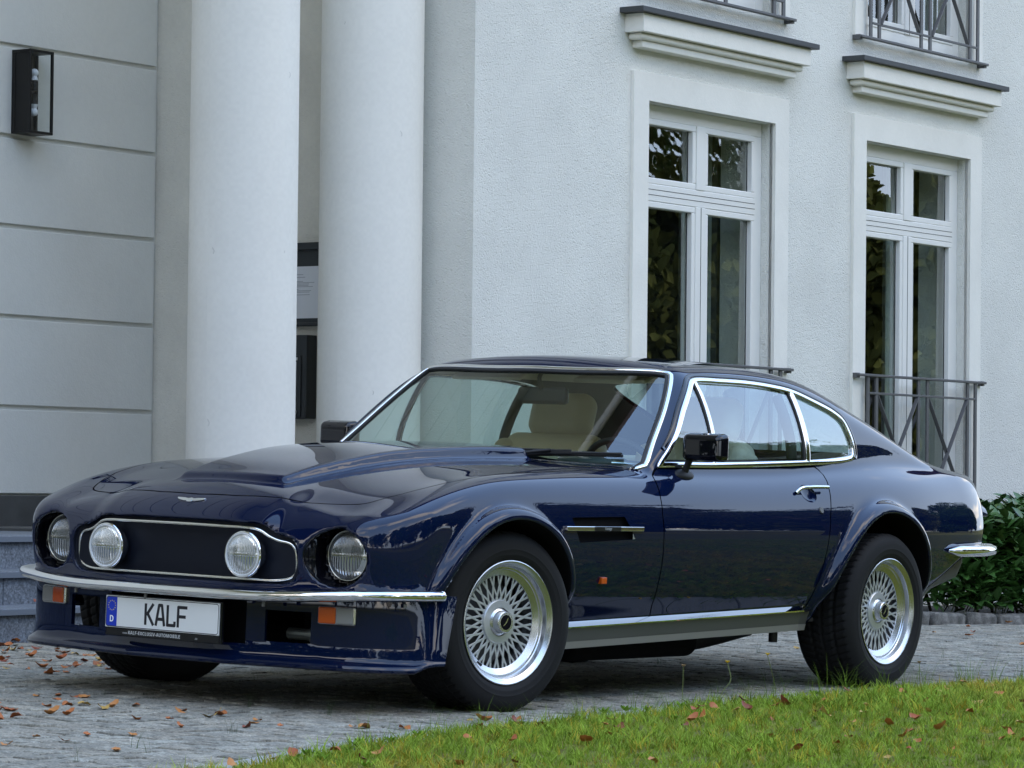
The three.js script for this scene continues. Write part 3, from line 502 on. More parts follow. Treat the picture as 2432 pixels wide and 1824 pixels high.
function wiper(x0, x1, lift) {             // blade lies low on the glass, arm from the cowl
  const w = piece('wiper', car), P = (x, y, o) => [x, y, screenZ(x, y) + o];
  const pts = []; for (let i = 0; i <= 14; i++) { const t = i / 14; pts.push(P(x0 + (x1 - x0) * t, .892 + lift * Math.sin(t * 2.2) * .6 + .012 * t, .012)); }
  part('blade', [tube(pts, .0055, 40, 6), tube(pts.map(p => [p[0], p[1] + .008, p[2] + .010]), .0042, 40, 6)], trimBlack, w);
  const m = pts[7], a = [m[0] - .23, .872, screenZ(m[0] - .23, .90) + .075]; part('arm', tube([a, [(a[0] + m[0]) / 2, .902, (a[2] + m[2]) / 2 + .03], [m[0], m[1] + .018, m[2] + .024]], .0065, 20, 6), trimBlack, w);
  part('clip', beam(pts[5], pts[9], .014, .016).translate(0, .012, .014), trimBlack, w);
}
wiper(-.10, .40, .02); wiper(.14, .66, .012);
{
  // quarter bumpers wrap the tail; apron and pipes below
  for (const s of [1, -1]) {
    const run = smoothLoop([[.835, -3.20], [.838, -3.34], [.826, -3.50], [.79, -3.66], [.735, -3.77], [.64, -3.80], [.50, -3.812]], 40, false), path = [], fr = [];
    run.forEach(([x, z], i) => { const a = run[Math.max(0, i - 1)], b = run[Math.min(40, i + 1)], tx = b[0] - a[0], tz = b[1] - a[1], l = Math.hypot(tx, tz), k = sstep(-.02, .16, i / 40); path.push([s * x, .560, z]); fr.push([[s * -tz / l * -1 * k, 0, tx / l * -1 * k].map(v => v * -1 * (s > 0 ? 1 : 1)), [0, k * .8 + .2, 0]]); });
    const ok = fr.map(([a, o], i) => { const [x, z] = run[i], d = a[0] * s * x + a[2] * (z + 2.6); return [d < 0 ? a.map(v => -v) : a, o]; });
    part('quarter_bumper', sweep(path, ok, [[-.05, -.010], [-.05, .020], [-.01, .0245], [.012, .016], [.018, 0], [.012, -.018], [-.01, -.026], [-.03, -.024]]), chrome, car);
  }
  const ap = new THREE.Shape(); [[0, 0], [.20, .12], [.42, .17], [.46, .22], [.46, .30], [0, .30]].forEach(([a, b], i) => i ? ap.lineTo(a, b) : ap.moveTo(a, b));
  part('rear_apron', new THREE.ExtrudeGeometry(ap, { depth: 1.36, bevelEnabled: true, bevelSize: .02, bevelThickness: .02, bevelSegments: 3 }).rotateY(Math.PI / 2).translate(-.68, .285, -3.10), std([.14, .14, .145], .5, { metalness: .3 }), car);
  for (const s of [1, -1]) part('exhaust_pipe', tube([[s * .28, .20, -.6], [s * .30, .17, -1.2], [s * .32, .17, -2.0], [s * .34, .22, -2.4]], .038, 30, 12), darkMetal, car);
  part('gearbox_sump', [rbox(-.22, .22, .14, .28, -.9, .4, .05, 3), rbox(-.62, -.26, .13, .27, -1.95, -.7, .05, 3), rbox(.26, .60, .135, .27, -1.65, -.75, .05, 3), rbox(-.5, .5, .19, .3, -.3, .3, .04, 2)], blackMatt, car);
  part('jack_point', [new THREE.CylinderGeometry(.018, .018, .05, 12).translate(.70, .195, -.52), new THREE.CylinderGeometry(.018, .018, .05, 12).translate(.70, .215, -2.02)], darkMetal, car);
  part('rear_axle', [tube([[-.62, .31, -2.609], [.62, .31, -2.609]], .05, 8, 12), rbox(-.16, .16, .2, .42, -2.78, -2.45, .06, 3)], blackMatt, car);
}
// ---------------------------------------------------------------- cabin
{
  // dashboard, following the screen
  const sh = new THREE.Shape(); [[-.84, .70], [-.86, .845], [-.95, .868], [-1.10, .872], [-1.20, .855], [-1.235, .80], [-1.20, .66]].forEach(([a, b], i) => i ? sh.lineTo(-a, b) : sh.moveTo(-a, b));
  part('dashboard', new THREE.ExtrudeGeometry(sh, { depth: 1.40, bevelEnabled: true, bevelSize: .01, bevelThickness: .02, bevelSegments: 3 }).rotateY(Math.PI / 2).translate(-.70, 0, 0), std([.012, .018, .016], .45), car);
  part('instrument_hood', new THREE.SphereGeometry(1, 24, 14).scale(.21, .055, .12).translate(.36, .868, -1.15), std([.012, .018, .016], .45), car);
  const wheel = piece('steering_wheel', car); wheel.position.set(.36, .80, -1.42); wheel.rotation.x = .42;
  part('wheel_rim', new THREE.TorusGeometry(.185, .0135, 12, 60), trimBlack, wheel); part('wheel_boss', new THREE.CylinderGeometry(.045, .055, .05, 20).rotateX(Math.PI / 2), trimBlack, wheel);
  for (const a of [.35, Math.PI - .35, -Math.PI / 2]) part('wheel_spoke', beam([0, 0, 0], [Math.cos(a) * .182, Math.sin(a) * .182, 0], .03, .008), darkMetal, wheel);
  for (const s of [1, -1]) {
    const seat = piece('front_seat', car), mat = s > 0 ? leatherPale : leather, pad = (w, h, d, r) => new RoundedBoxGeometry(w, h, d, 5, r); seat.position.set(s * .36, 0, -1.62);
    part('cushion', [pad(.50, .16, .52, .06).translate(0, .43, .10)], mat, seat);
    const back = part('backrest', [pad(.48, .56, .14, .06).translate(0, .28, 0), pad(.10, .50, .17, .05).translate(-.215, .27, .02), pad(.10, .50, .17, .05).translate(.215, .27, .02)], mat, seat); back.position.set(0, .45, -.20); back.rotation.x = -.30;
    const hr = part('headrest', pad(.30, .19, .12, .055), mat, back); hr.position.set(0, .645, .0);
    part('headrest_post', [new THREE.CylinderGeometry(.007, .007, .08, 8).translate(-.06, .54, 0), new THREE.CylinderGeometry(.007, .007, .08, 8).translate(.06, .54, 0)], chrome, back);
  }
  const pad = (w, h, d, r) => new RoundedBoxGeometry(w, h, d, 4, r);
  part('rear_seat', [pad(.94, .16, .46, .06).translate(0, .46, -2.22), pad(.52, .50, .13, .055).rotateX(-.34).translate(-.27, .67, -2.55), pad(.52, .50, .13, .055).rotateX(-.34).translate(.27, .67, -2.55)], leatherPale, car);
  part('parcel_shelf', rbox(-.56, .56, .845, .872, -3.25, -2.60, .01), leather, car);
  part('cabin_floor', rbox(-.72, .72, .268, .285, -2.6, -.85, .005), carpet, car);
  part('tunnel', rbox(-.11, .11, .28, .55, -2.1, -.9, .05, 3), leather, car);
  for (const s of [1, -1]) part('door_card', rbox(s > 0 ? .735 : -.75, s > 0 ? .75 : -.735, .30, .862, -2.2, -1.05, .006), leatherPale, car);
  for (const s of [1, -1]) part('rear_side_panel', rbox(s > 0 ? .62 : -.70, s > 0 ? .70 : -.62, .745, .875, -3.0, -2.15, .02), leatherPale, car);
  const rv = piece('rear_view_mirror', car); rv.position.set(.02, 1.135, -1.33);
  part('mirror_shell', pad(.22, .068, .04, .018).rotateY(.12), trimBlack, rv); part('mirror_stalk', tube([[0, .02, .012], [0, .07, .03], [0, .105, .0]], .009, 10, 8), trimBlack, rv);
  part('mirror_face', pad(.205, .056, .004, .002).translate(0, 0, -.021).rotateY(.12), chrome, rv);
  for (const s of [1, -1]) {               // seat belt straps on the door pillars
    const st = []; for (let i = 0; i <= 8; i++) { const y = 1.17 - .40 * i / 8; st.push([s * (sideX(Math.max(y, .88), -2.11) - .045), y, -2.10 + .03 * i / 8]); } part('pillar_post', tube(st, .022, 16, 8), trimBlack, car);
  }
  for (const s of [1, -1]) part('sun_visor', pad(.34, .015, .14, .006).rotateX(.35).translate(s * .30, 1.222, -1.44), headlining, car);
}
shade(car);
// ---------------------------------------------------------------- the villa (local axes: x out of the front, y up, z = -along)
const HOUSE = new THREE.Matrix4().makeBasis(V3(.99935, .02996, -.01994), V3(-.02983, .99953, .00709), V3(.02014, -.00649, .99978));
const onHouse = o => { o.applyMatrix4(HOUSE); return o; };
const FX = -2.75, GX = -4.92, RD = 4.82;         // front wall, portico wall, and where the return wall stands
const roughcast = noiseTexture(1024, (u, v) => { const a = fbm(u * 96, v * 96, 1.3, 3, 96), b = vnoise(u * 190, v * 190, 5.1, 190), c = fbm(u * 12, v * 12, 8, 3, 12); return .45 * Math.pow(a, .8) + .4 * Math.max(0, b - .35) + .15 * c; });
const grains = (() => {   // thrown plaster: grains of several sizes at random, some pits
  const S = 1024, h = new Float32Array(S * S), q = rng(63);
  for (let i = 0; i < 17000; i++) { const cx = q() * S, cy = q() * S, r = 2 + 4.5 * q() ** 2.5, a = (q() < .30 ? -1.2 : .18 + .3 * q()), R = Math.ceil(r); for (let y = -R; y <= R; y++) for (let x = -R; x <= R; x++) { const d = (x * x + y * y) / (r * r); if (d < 1) { const k = (((cy + y) | 0) & 1023) * S + (((cx + x) | 0) & 1023), v = a * (1 - d) ** 1.5; h[k] = a > 0 ? Math.max(h[k], v) : h[k] + v * .6; } } }
  return noiseTexture(S, (u, v) => .25 + .6 * h[Math.floor(v * S) * S + Math.floor(u * S)]);
})();
const smoothBump = noiseTexture(512, (u, v) => .6 * fbm(u * 24, v * 24, 2.2, 4, 24) + .4 * vnoise(u * 150, v * 150, 3, 150));
const mottled = (r, g, b, amt, seed, f = 6) => noiseTexture(512, (u, v) => { const n = 1 + amt * (fbm(u * f, v * f, seed, 5, f) - .5) * 2, m = 1 + amt * .4 * (vnoise(u * 120, v * 120, seed + 3, 120) - .5); return [r * n * m, g * n * m, b * n * m]; }, true);
// thin soil specks and hairline cracks on the smooth render
const crackMap = (base, seed) => { const q = rng(seed), marks = []; for (let i = 0; i < 60; i++) marks.push([q(), q(), .003 + q() * .009, q() * .5 - .25, + .0005]); return noiseTexture(1024, (u, v) => { let k = 1 + .05 * (fbm(u * 5, v * 5, seed, 4, 5) - .5) + .02 * (vnoise(u * 200, v * 200, seed, 200) - .5); for (const [x, y, l, s, w] of marks) { const dy = v - y; if (dy > 0 && dy < l && Math.abs(u - x - dy * s - .002 * Math.sin(dy * 400)) < w) k *= .8; } return base.map(b => b * k); }, true); };
const wallMat = std('#ffffff', .92, { map: scaled(mottled(.87, .868, .838, .04, 11, 5), .5), bumpMap: scaled(grains, 1), bumpScale: .007 });
const returnMat = std('#ffffff', .92, { map: scaled(mottled(.86, .845, .80, .05, 14), .5), bumpMap: scaled(grains, 1), bumpScale: .006 });
const smoothMat = std('#ffffff', .8, { map: scaled(mottled(.865, .86, .83, .03, 21), .4), bumpMap: scaled(smoothBump, 1), bumpScale: .0012 });
const columnMat = std('#ffffff', .62, { map: crackMap([.915, .905, .875], 5), bumpMap: scaled(smoothBump, 1), bumpScale: .0008 });
const trimMat = std('#ffffff', .7, { map: scaled(mottled(.91, .90, .865, .03, 31), .6), bumpMap: scaled(smoothBump, 1.3), bumpScale: .0012 });
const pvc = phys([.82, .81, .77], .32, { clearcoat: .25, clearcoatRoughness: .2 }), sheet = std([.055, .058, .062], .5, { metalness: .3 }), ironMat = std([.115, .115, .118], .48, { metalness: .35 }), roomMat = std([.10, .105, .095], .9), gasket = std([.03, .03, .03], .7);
const windowGlass = phys([.86, .92, .88], .0, { transmission: 1, thickness: 0, ior: 2.3 });
const wavy = noiseTexture(256, (u, v) => fbm(u * 3, v * 3, 4.4, 3, 3)), wavyGlass = phys([.86, .92, .88], .0, { transmission: 1, thickness: 0, ior: 2.3, bumpMap: wavy, bumpScale: .02 });
const plinthMat = std('#ffffff', .7, { map: scaled(mottled(.29, .29, .285, .12, 41, 12), 1) });

const villa = thing('villa', 'large pale villa with columns, roughcast walls and tall white windows', 'villa');
const EAVE = 9.4, WIN = [{ c: 7.195, low: .58 }, { c: 9.722, low: .58 }, { c: 7.195, low: 3.60 }, { c: 9.722, low: 3.60 }], WH = .7035, WALLTOP = EAVE, D1 = 26;
{
  // front wall with window openings
  const sh = new THREE.Shape(); sh.moveTo(RD, -.4); sh.lineTo(D1, -.4); sh.lineTo(D1, WALLTOP); sh.lineTo(RD, WALLTOP);
  for (const { c, low } of [...WIN, { c: 12.249, low: .58 }, { c: 12.249, low: 3.60 }]) { const h = new THREE.Path(); h.moveTo(c - WH, low); h.lineTo(c - WH, low + 2.375); h.lineTo(c + WH, low + 2.375); h.lineTo(c + WH, low); sh.holes.push(h); }
  part('front_wall', uvMetres(new THREE.ExtrudeGeometry(sh, { depth: .36, bevelEnabled: false }).rotateY(Math.PI / 2).translate(FX - .36, 0, 0)), wallMat, villa);
  part('return_wall', uvMetres(box(GX - .3, FX - .36, -.4, WALLTOP, -RD - .36, -RD)), returnMat, villa);
  // portico wall in recessed-joint courses
  const J = [-.4, .688, 1.158, 1.640, 2.122, 2.602, 3.086, 3.57, 4.05, 4.53, 5.01, 5.5, 6.0, 6.5, 7.0, 7.5, 8.0, 8.5];
  part('portico_wall', uvMetres(box(GX - .4, GX - .022, -.4, 8.79, -RD, 7.4)), smoothMat, villa);
  for (let i = 1; i < J.length - 1; i++) part('wall_course', uvMetres(rbox(GX - .0215, GX, J[i] + .012, J[i + 1] - .012, -RD + .03, 7.4, .005)), smoothMat, villa);
  part('plinth', uvMetres(rbox(GX - .0215, GX + .02, .40, .690, -RD + .002, 7.4, .006)), plinthMat, villa);
  part('portico_roof', uvMetres(box(GX, -2.6, 8.8, 9.1, -RD, 7.4)), trimMat, villa);
  part('portico_end_wall', uvMetres(box(GX - .4, -3.6, -.4, 8.79, 7.402, 7.7)), smoothMat, villa);
  for (const d of [3.47, 4.525]) {
    const pr = []; for (let i = 0; i <= 24; i++) { const t = i / 24; pr.push(new THREE.Vector2(.272 - .016 * t * t, .53 + t * 8.26)); }
    const g = new THREE.LatheGeometry(pr, 72), p = g.attributes.position, uv = g.attributes.uv; for (let i = 0; i < p.count; i++) uv.setXY(i, uv.getX(i) * .55 + d * .31, p.getY(i) / 3.2);
    const col = part('column', [g.translate(-3.2, 0, -d)], columnMat, villa); col.userData.label = d < 4 ? 'nearer white round column' : 'further white round column beside the return wall';
  }
  part('house_core', [box(-14, FX - 3.9, -.4, EAVE - .02, -D1, -RD - .4), box(-14, GX - .42, -.4, EAVE - .02, -RD - .4, 14), box(GX - .42, -2.6, 9.12, EAVE - .02, -RD - .4, 7.4)], returnMat, villa);
  part('roof', [box(-14.4, FX + .5, EAVE, EAVE + .25, -D1 - .3, 14.2)], std([.10, .045, .035], .8), villa);
  part('podium', uvMetres(box(-4.9, -2.86, -.4, .528, -RD, -2.95)), plinthMat, villa);
}
function windowUnit({ c, low }, i) {
  const g = piece('window', villa), x0 = FX - .135, x1 = FX - .075, top = low + 2.375, L = c - WH, Rr = c + WH, Z = (a, b) => [-b, -a];
  const bar = (d0, d1, y0, y1, xo = 0, r = .005, dep = .06) => rbox(x1 - dep + xo, x1 + xo, y0, y1, -d1, -d0, r);
  const tr = low + 1.822, trT = low + 1.922;                                  // transom between lower and upper lights
  part('frame', [bar(L, Rr, top - .08, top), bar(L, L + .085, low, top - .08), bar(Rr - .085, Rr, low, top - .08), bar(L + .085, Rr - .085, low, low + .10), bar(L + .085, Rr - .085, tr, trT, .008), bar(c - .054, c + .054, low + .10, tr, .012), bar(c - .050, c + .050, trT, top - .08, .012)], pvc, g);
  part('groove', [box(x1 + .0075, x1 + .0095, tr + .035, tr + .038, -Rr + .09, -L - .09), box(x1 + .0075, x1 + .0095, tr + .066, tr + .069, -Rr + .09, -L - .09), box(x1 + .012, x1 + .0140, low + .1, tr, -c - .0015, -c + .0015)], gasket, g);
  const panes = [[L + .085, c - .054, low + .10, tr], [c + .054, Rr - .085, low + .10, tr], [L + .085, c - .050, trT, top - .08], [c + .050, Rr - .085, trT, top - .08]];
  panes.forEach(([a, b, y0, y1], k) => {
    const s = .036;
    const fr = [bar(a, b, y1 - s, y1, .006, .006, .05), bar(a, b, y0, y0 + s * (k < 2 ? 1.6 : 1), .006, .006, .05), bar(a, a + s, y0 + s * (k < 2 ? 1.6 : 1), y1 - s, .006, .006, .05), bar(b - s, b, y0 + s * (k < 2 ? 1.6 : 1), y1 - s, .006, .006, .05)];
    part('sash', fr, pvc, g);
    part('pane_seal', box(x1 - .03, x1 - .026, y0 + s - .004, y1 - s + .004, -a - s - .006, -a - s + .004), gasket, g); part('pane_seal', box(x1 - .03, x1 - .026, y0 + s, y1 - s + .004, -b + s - .004, -b + s + .006), gasket, g);
    part('pane', new THREE.PlaneGeometry(b - a - 2 * s + .02, y1 - y0 - 2 * s + .02).rotateY(Math.PI / 2 + [.004, -.006, .009, -.012][k]).rotateZ([.002, -.003, .012, -.010][k]).translate(x1 - .03, (y0 + y1) / 2, -(a + b) / 2), k > 1 && i === 0 ? wavyGlass : windowGlass, g);
  });
  part('surround', [uvMetres(box(FX - .02, FX + .022, low, top + .156, -L, -L + .158)), uvMetres(box(FX - .02, FX + .022, low, top + .156, -Rr - .158, -Rr)), uvMetres(box(FX - .02, FX + .022, top, top + .156, -Rr, -L))], trimMat, g);
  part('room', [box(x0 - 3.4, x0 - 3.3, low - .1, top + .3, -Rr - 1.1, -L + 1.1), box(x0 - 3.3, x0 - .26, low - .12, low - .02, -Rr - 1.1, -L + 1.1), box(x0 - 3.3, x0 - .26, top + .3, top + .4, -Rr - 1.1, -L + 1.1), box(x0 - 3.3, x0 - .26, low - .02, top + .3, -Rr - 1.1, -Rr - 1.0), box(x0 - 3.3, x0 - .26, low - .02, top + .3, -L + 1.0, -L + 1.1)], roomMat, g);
  if (i < 2) part('curtain', (() => { const pos = [], idx = []; for (let k = 0; k <= 40; k++) { const z = -Rr - .05 + k * .40 / 40, x = x0 - .30 + .02 * Math.sin(k * 1.3); pos.push(x, low + .02, z, x, top, z); if (k) { const a = 2 * k - 2; idx.push(a, a + 1, a + 2, a + 2, a + 1, a + 3); } } const q = new THREE.BufferGeometry(); q.setAttribute('position', new THREE.Float32BufferAttribute(pos, 3)); q.setIndex(idx); q.computeVertexNormals(); return q; })(), std([.42, .46, .43], .9), g);
  return g;
}
WIN.forEach(windowUnit);
// storey ledges under the upper windows
for (const c of [7.195, 9.722]) {
  const g = piece('ledge', villa);
  const rim = (half, out, y0, y1, r) => uvMetres(rbox(FX, FX + out, y0, y1, -c - half, -c + half, r));
  part('ledge_cover', rim(.988, .158, 3.4205, 3.452, .003), sheet, g); part('fascia', rim(.933, .128, 3.3165, 3.420, .004), trimMat, g);
  part('moulding', [rim(.903, .096, 3.279, 3.316, .016), rim(.856, .070, 3.238, 3.2785, .006)], trimMat, g);
}
function railing({ c, low }) {
  const g = piece('railing', villa), x = FX + .055, y0 = low - .01, T = low + .905, h = .86, post = d => beam([x, y0, -d], [x, T - .006, -d], .032, .012);
  part('top_rail', rbox(x - .016, x + .016, T - .008, T + .008, -c - h, -c + h, .003), ironMat, g);
  part('rail', [rbox(x - .008, x + .008, T - .118, T - .104, -c - .72, -c + .72, .002)], ironMat, g);
  part('rail', [rbox(x - .008, x + .008, y0 + .09, y0 + .104, -c - .72, -c + .72, .002)], ironMat, g);
  part('bottom_rail', rbox(x - .016, x + .016, y0 - .008, y0 + .008, -c - h, -c + h, .003), ironMat, g);
  for (const d of [-.725, -.615, -.06, .06, .615, .725]) part('post', post(c + d), ironMat, g);
  for (const [a, b] of [[-.60, -.075], [.075, .60]]) { part('diagonal', beam([x + .004, y0 + .10, -c - a], [x + .004, T - .115, -c - b], .026, .008), ironMat, g); part('diagonal', beam([x - .006, y0 + .10, -c - b], [x - .006, T - .115, -c - a], .026, .008), ironMat, g); }
  part('bracket', [rbox(FX, x, T - .02, T + .012, -c - h, -c - h + .035, .003), rbox(FX, x, T - .02, T + .012, -c + h - .035, -c + h, .003), rbox(FX, x, y0 - .02, y0 + .012, -c - h, -c - h + .035, .003), rbox(FX, x, y0 - .02, y0 + .012, -c + h - .035, -c + h, .003)], ironMat, g);
}
WIN.forEach(railing);
onHouse(shade(villa));

// ---------------------------------------------------------------- entrance steps
const graniteMap = noiseTexture(512, (u, v) => { const a = vnoise(u * 170, v * 170, 2, 170), b = vnoise(u * 90, v * 90, 7, 90), c = fbm(u * 8, v * 8, 3, 3, 8); const k = .42 + .16 * (a - .5) + .14 * (b - .5) + .08 * (c - .5); return [k * .93, k * .99, k * 1.07]; }, true);
const granite = std('#ffffff', .75, { map: scaled(graniteMap, 1.3), bumpMap: scaled(roughcast, 1.2), bumpScale: .002 }), graniteCut = std([.125, .145, .175], .5);
{
  const st = thing('entrance_steps', 'grey granite entrance steps at the left of the house', 'steps');
  [[-2.52, .215], [-2.85, .363], [-3.18, .514]].forEach(([x, top], i) => {
    const low = [-.4, .15, .30][i];
    for (let k = 0; k < 4; k++) { const z0 = 3.4 - k * 1.6, z1 = Math.max(-2.948, z0 - 1.596); const s = piece('step', st); part('riser', uvMetres(rbox(x - .30, x, low, top - .0305, z1, z0, .004)), granite, s); part('tread_slab', uvMetres(rbox(i === 2 ? -4.9 : x - .345, x + .022, top - .03, top, z1, z0, .006)), granite, s); }
  });
  for (const [x, top] of [[-2.52, .215], [-2.85, .363], [-3.18, .514]]) part('nosing', rbox(x + .0225, x + .0255, top - .029, top - .003, -2.948, 3.4, .001), graniteCut, st);
  onHouse(shade(st));
}
// ---------------------------------------------------------------- lantern and notice boards
{
  const l = thing('wall_lantern', 'dark metal box lantern with two bulbs on the grooved portico wall', 'wall lantern'), iron = std([.020, .019, .018], .45, { metalness: .5 });
  const z0 = -3.797, z1 = -3.612, y0 = 2.615, y1 = 3.062, x0 = GX + .004, x1 = GX + .135;
  part('back_plate', box(x0, x0 + .006, y0, y1, z0, z1), iron, l);
  const b = .014; part('frame', [rbox(x0, x1, y1 - b, y1, z0, z1, .002), rbox(x0, x1, y0, y0 + b, z0, z1, .002), ...[z0, z1 - b].flatMap(z => [rbox(x1 - b, x1, y0 + b, y1 - b, z, z + b, .002), rbox(x0 + .006, x0 + .006 + b, y0 + b, y1 - b, z, z + b, .002)])], iron, l);
  part('back_panel', box(x0 + .0065, x0 + .012, y0 + b, y1 - b, z0 + .03, z1 - .03), std([.045, .040, .036], .7), l);
  part('glass_pane', new THREE.PlaneGeometry(z1 - z0 - 2 * b, y1 - y0 - 2 * b).rotateY(Math.PI / 2).translate(x1 - .006, (y0 + y1) / 2, (z0 + z1) / 2), lensGlass, l);
  part('side_panel', box(x0 + .02, x1 - .014, y0 + b, y1 - b, z1 - .010, z1 - .005), iron, l); part('glass_pane', new THREE.PlaneGeometry(x1 - x0 - .04, y1 - y0 - 2 * b).translate((x0 + x1) / 2, (y0 + y1) / 2, z0 + .006), lensGlass, l);
  for (const y of [2.735, 2.945]) { const s = y > 2.8 ? 1 : -1, bulb = piece('bulb', l), bx = (x0 + x1) / 2 + .01, bz = (z0 + z1) / 2 - .0; part('globe', new THREE.SphereGeometry(.023, 24, 16).translate(bx, y, bz), std([.78, .79, .80], .25), bulb); part('neck', new THREE.CylinderGeometry(.022, .012, .034, 20).rotateX(s > 0 ? Math.PI : 0).translate(bx, y - s * .024, bz).clone(), std([.72, .72, .72], .4), bulb); part('socket', new THREE.CylinderGeometry(.016, .016, .05, 16).translate(bx, y - s * .07, bz), iron, bulb); }
  onHouse(shade(l));
  const boardMat = std([.028, .032, .034], .4, { metalness: .3 });
  const paperTex = (w, h, seed) => { const cv = document.createElement('canvas'); cv.width = w; cv.height = h; const c = cv.getContext('2d'), q = rng(seed); c.fillStyle = '#d7d9dd'; c.fillRect(0, 0, w, h); c.fillStyle = '#8d9096'; for (let y = h * .10; y < h * .62; y += h * .026) if (q() > .2) c.fillRect(w * .12, y, w * (.2 + q() * .38), h * .009); c.fillRect(w * .1, h * .9, w * .3, h * .007); const t = new THREE.CanvasTexture(cv); t.colorSpace = THREE.SRGBColorSpace; return new THREE.MeshStandardMaterial({ map: t, roughness: .8 }); };
  const zf = -RD + .002;
  const b1 = thing('notice_board', 'upper dark notice board with a large white sheet between the columns', 'notice board', undefined);
  part('frame', [rbox(-4.42, -3.44, 2.035, 2.075, zf, zf + .05, .004), rbox(-4.42, -3.44, 1.622, 1.640, zf, zf + .05, .004), rbox(-4.42, -4.39, 1.64, 2.035, zf, zf + .05, .004), rbox(-3.47, -3.44, 1.64, 2.035, zf, zf + .05, .004)], boardMat, b1); part('back', box(-4.39, -3.47, 1.64, 2.035, zf, zf + .02), boardMat, b1);
  part('paper', new THREE.PlaneGeometry(.50, .282).translate(-3.86, 1.806, zf + .0235), paperTex(512, 300, 3), b1); onHouse(shade(b1));
  const b2 = thing('letter_box', 'lower dark letter box with a white notice taped on its door', 'letter box', undefined);
  part('body', [rbox(-4.30, -3.775, 1.12, 1.572, zf, zf + .09, .006)], boardMat, b2); part('flap', rbox(-4.27, -3.86, 1.475, 1.545, zf + .09, zf + .098, .004), boardMat, b2); part('door', rbox(-4.27, -3.81, 1.13, 1.462, zf + .09, zf + .097, .004), boardMat, b2);
  part('name_plate', box(-3.893, -3.832, 1.435, 1.450, zf + .097, zf + .0985), std([.6, .6, .58], .5), b2); part('paper', new THREE.PlaneGeometry(.23, .285).translate(-3.955, 1.283, zf + .0985), paperTex(300, 380, 8), b2); part('lock', new THREE.CylinderGeometry(.008, .008, .01, 14).rotateX(Math.PI / 2).translate(-3.835, 1.155, zf + .10), brushed, b2);
  onHouse(shade(b2));
}
// ---------------------------------------------------------------- ground: setts, lawn, kerbs
const edgeX = spline([[-14, 1.3], [-9, 1.0], [-6, .93], [-3.76, .93], [-2.4, .95], [-.48, 1.07], [1.1, 1.27], [2.0, 1.50], [2.9, 1.80], [4.2, 2.4], [6, 3.6]]);
const kerbX = spline([[-14, .3], [-11, -.75], [-8.6, -1.60], [-7.8, -1.86], [-6, -2.28], [-5, -2.42], [-4.2, -2.47]]);
const soil = std('#ffffff', 1, { map: scaled(noiseTexture(256, (u, v) => { const n = fbm(u * 16, v * 16, 1, 5, 16); return [.16 + .20 * n, .15 + .18 * n, .125 + .15 * n]; }, true), 1.6), bumpMap: scaled(roughcast, 2), bumpScale: .006 });
const lawnMap = noiseTexture(512, (u, v) => { const n = fbm(u * 10, v * 10, 2, 5, 10), m = vnoise(u * 140, v * 140, 4, 140); return [.30 + .25 * n * m + .10 * n, .33 + .22 * n * m + .04 * n, .10 + .09 * m]; }, true);
const lawnMat = std('#ffffff', 1, { map: scaled(lawnMap, .8), bumpMap: scaled(roughcast, 1.5), bumpScale: .02 });
const flat = (x0, x1, z0, z1, y) => uvMetres(box(x0, x1, y - .01, y, z0, z1));
structure('ground', flat(-160, 160, -220, 60, -.05), lawnMat);
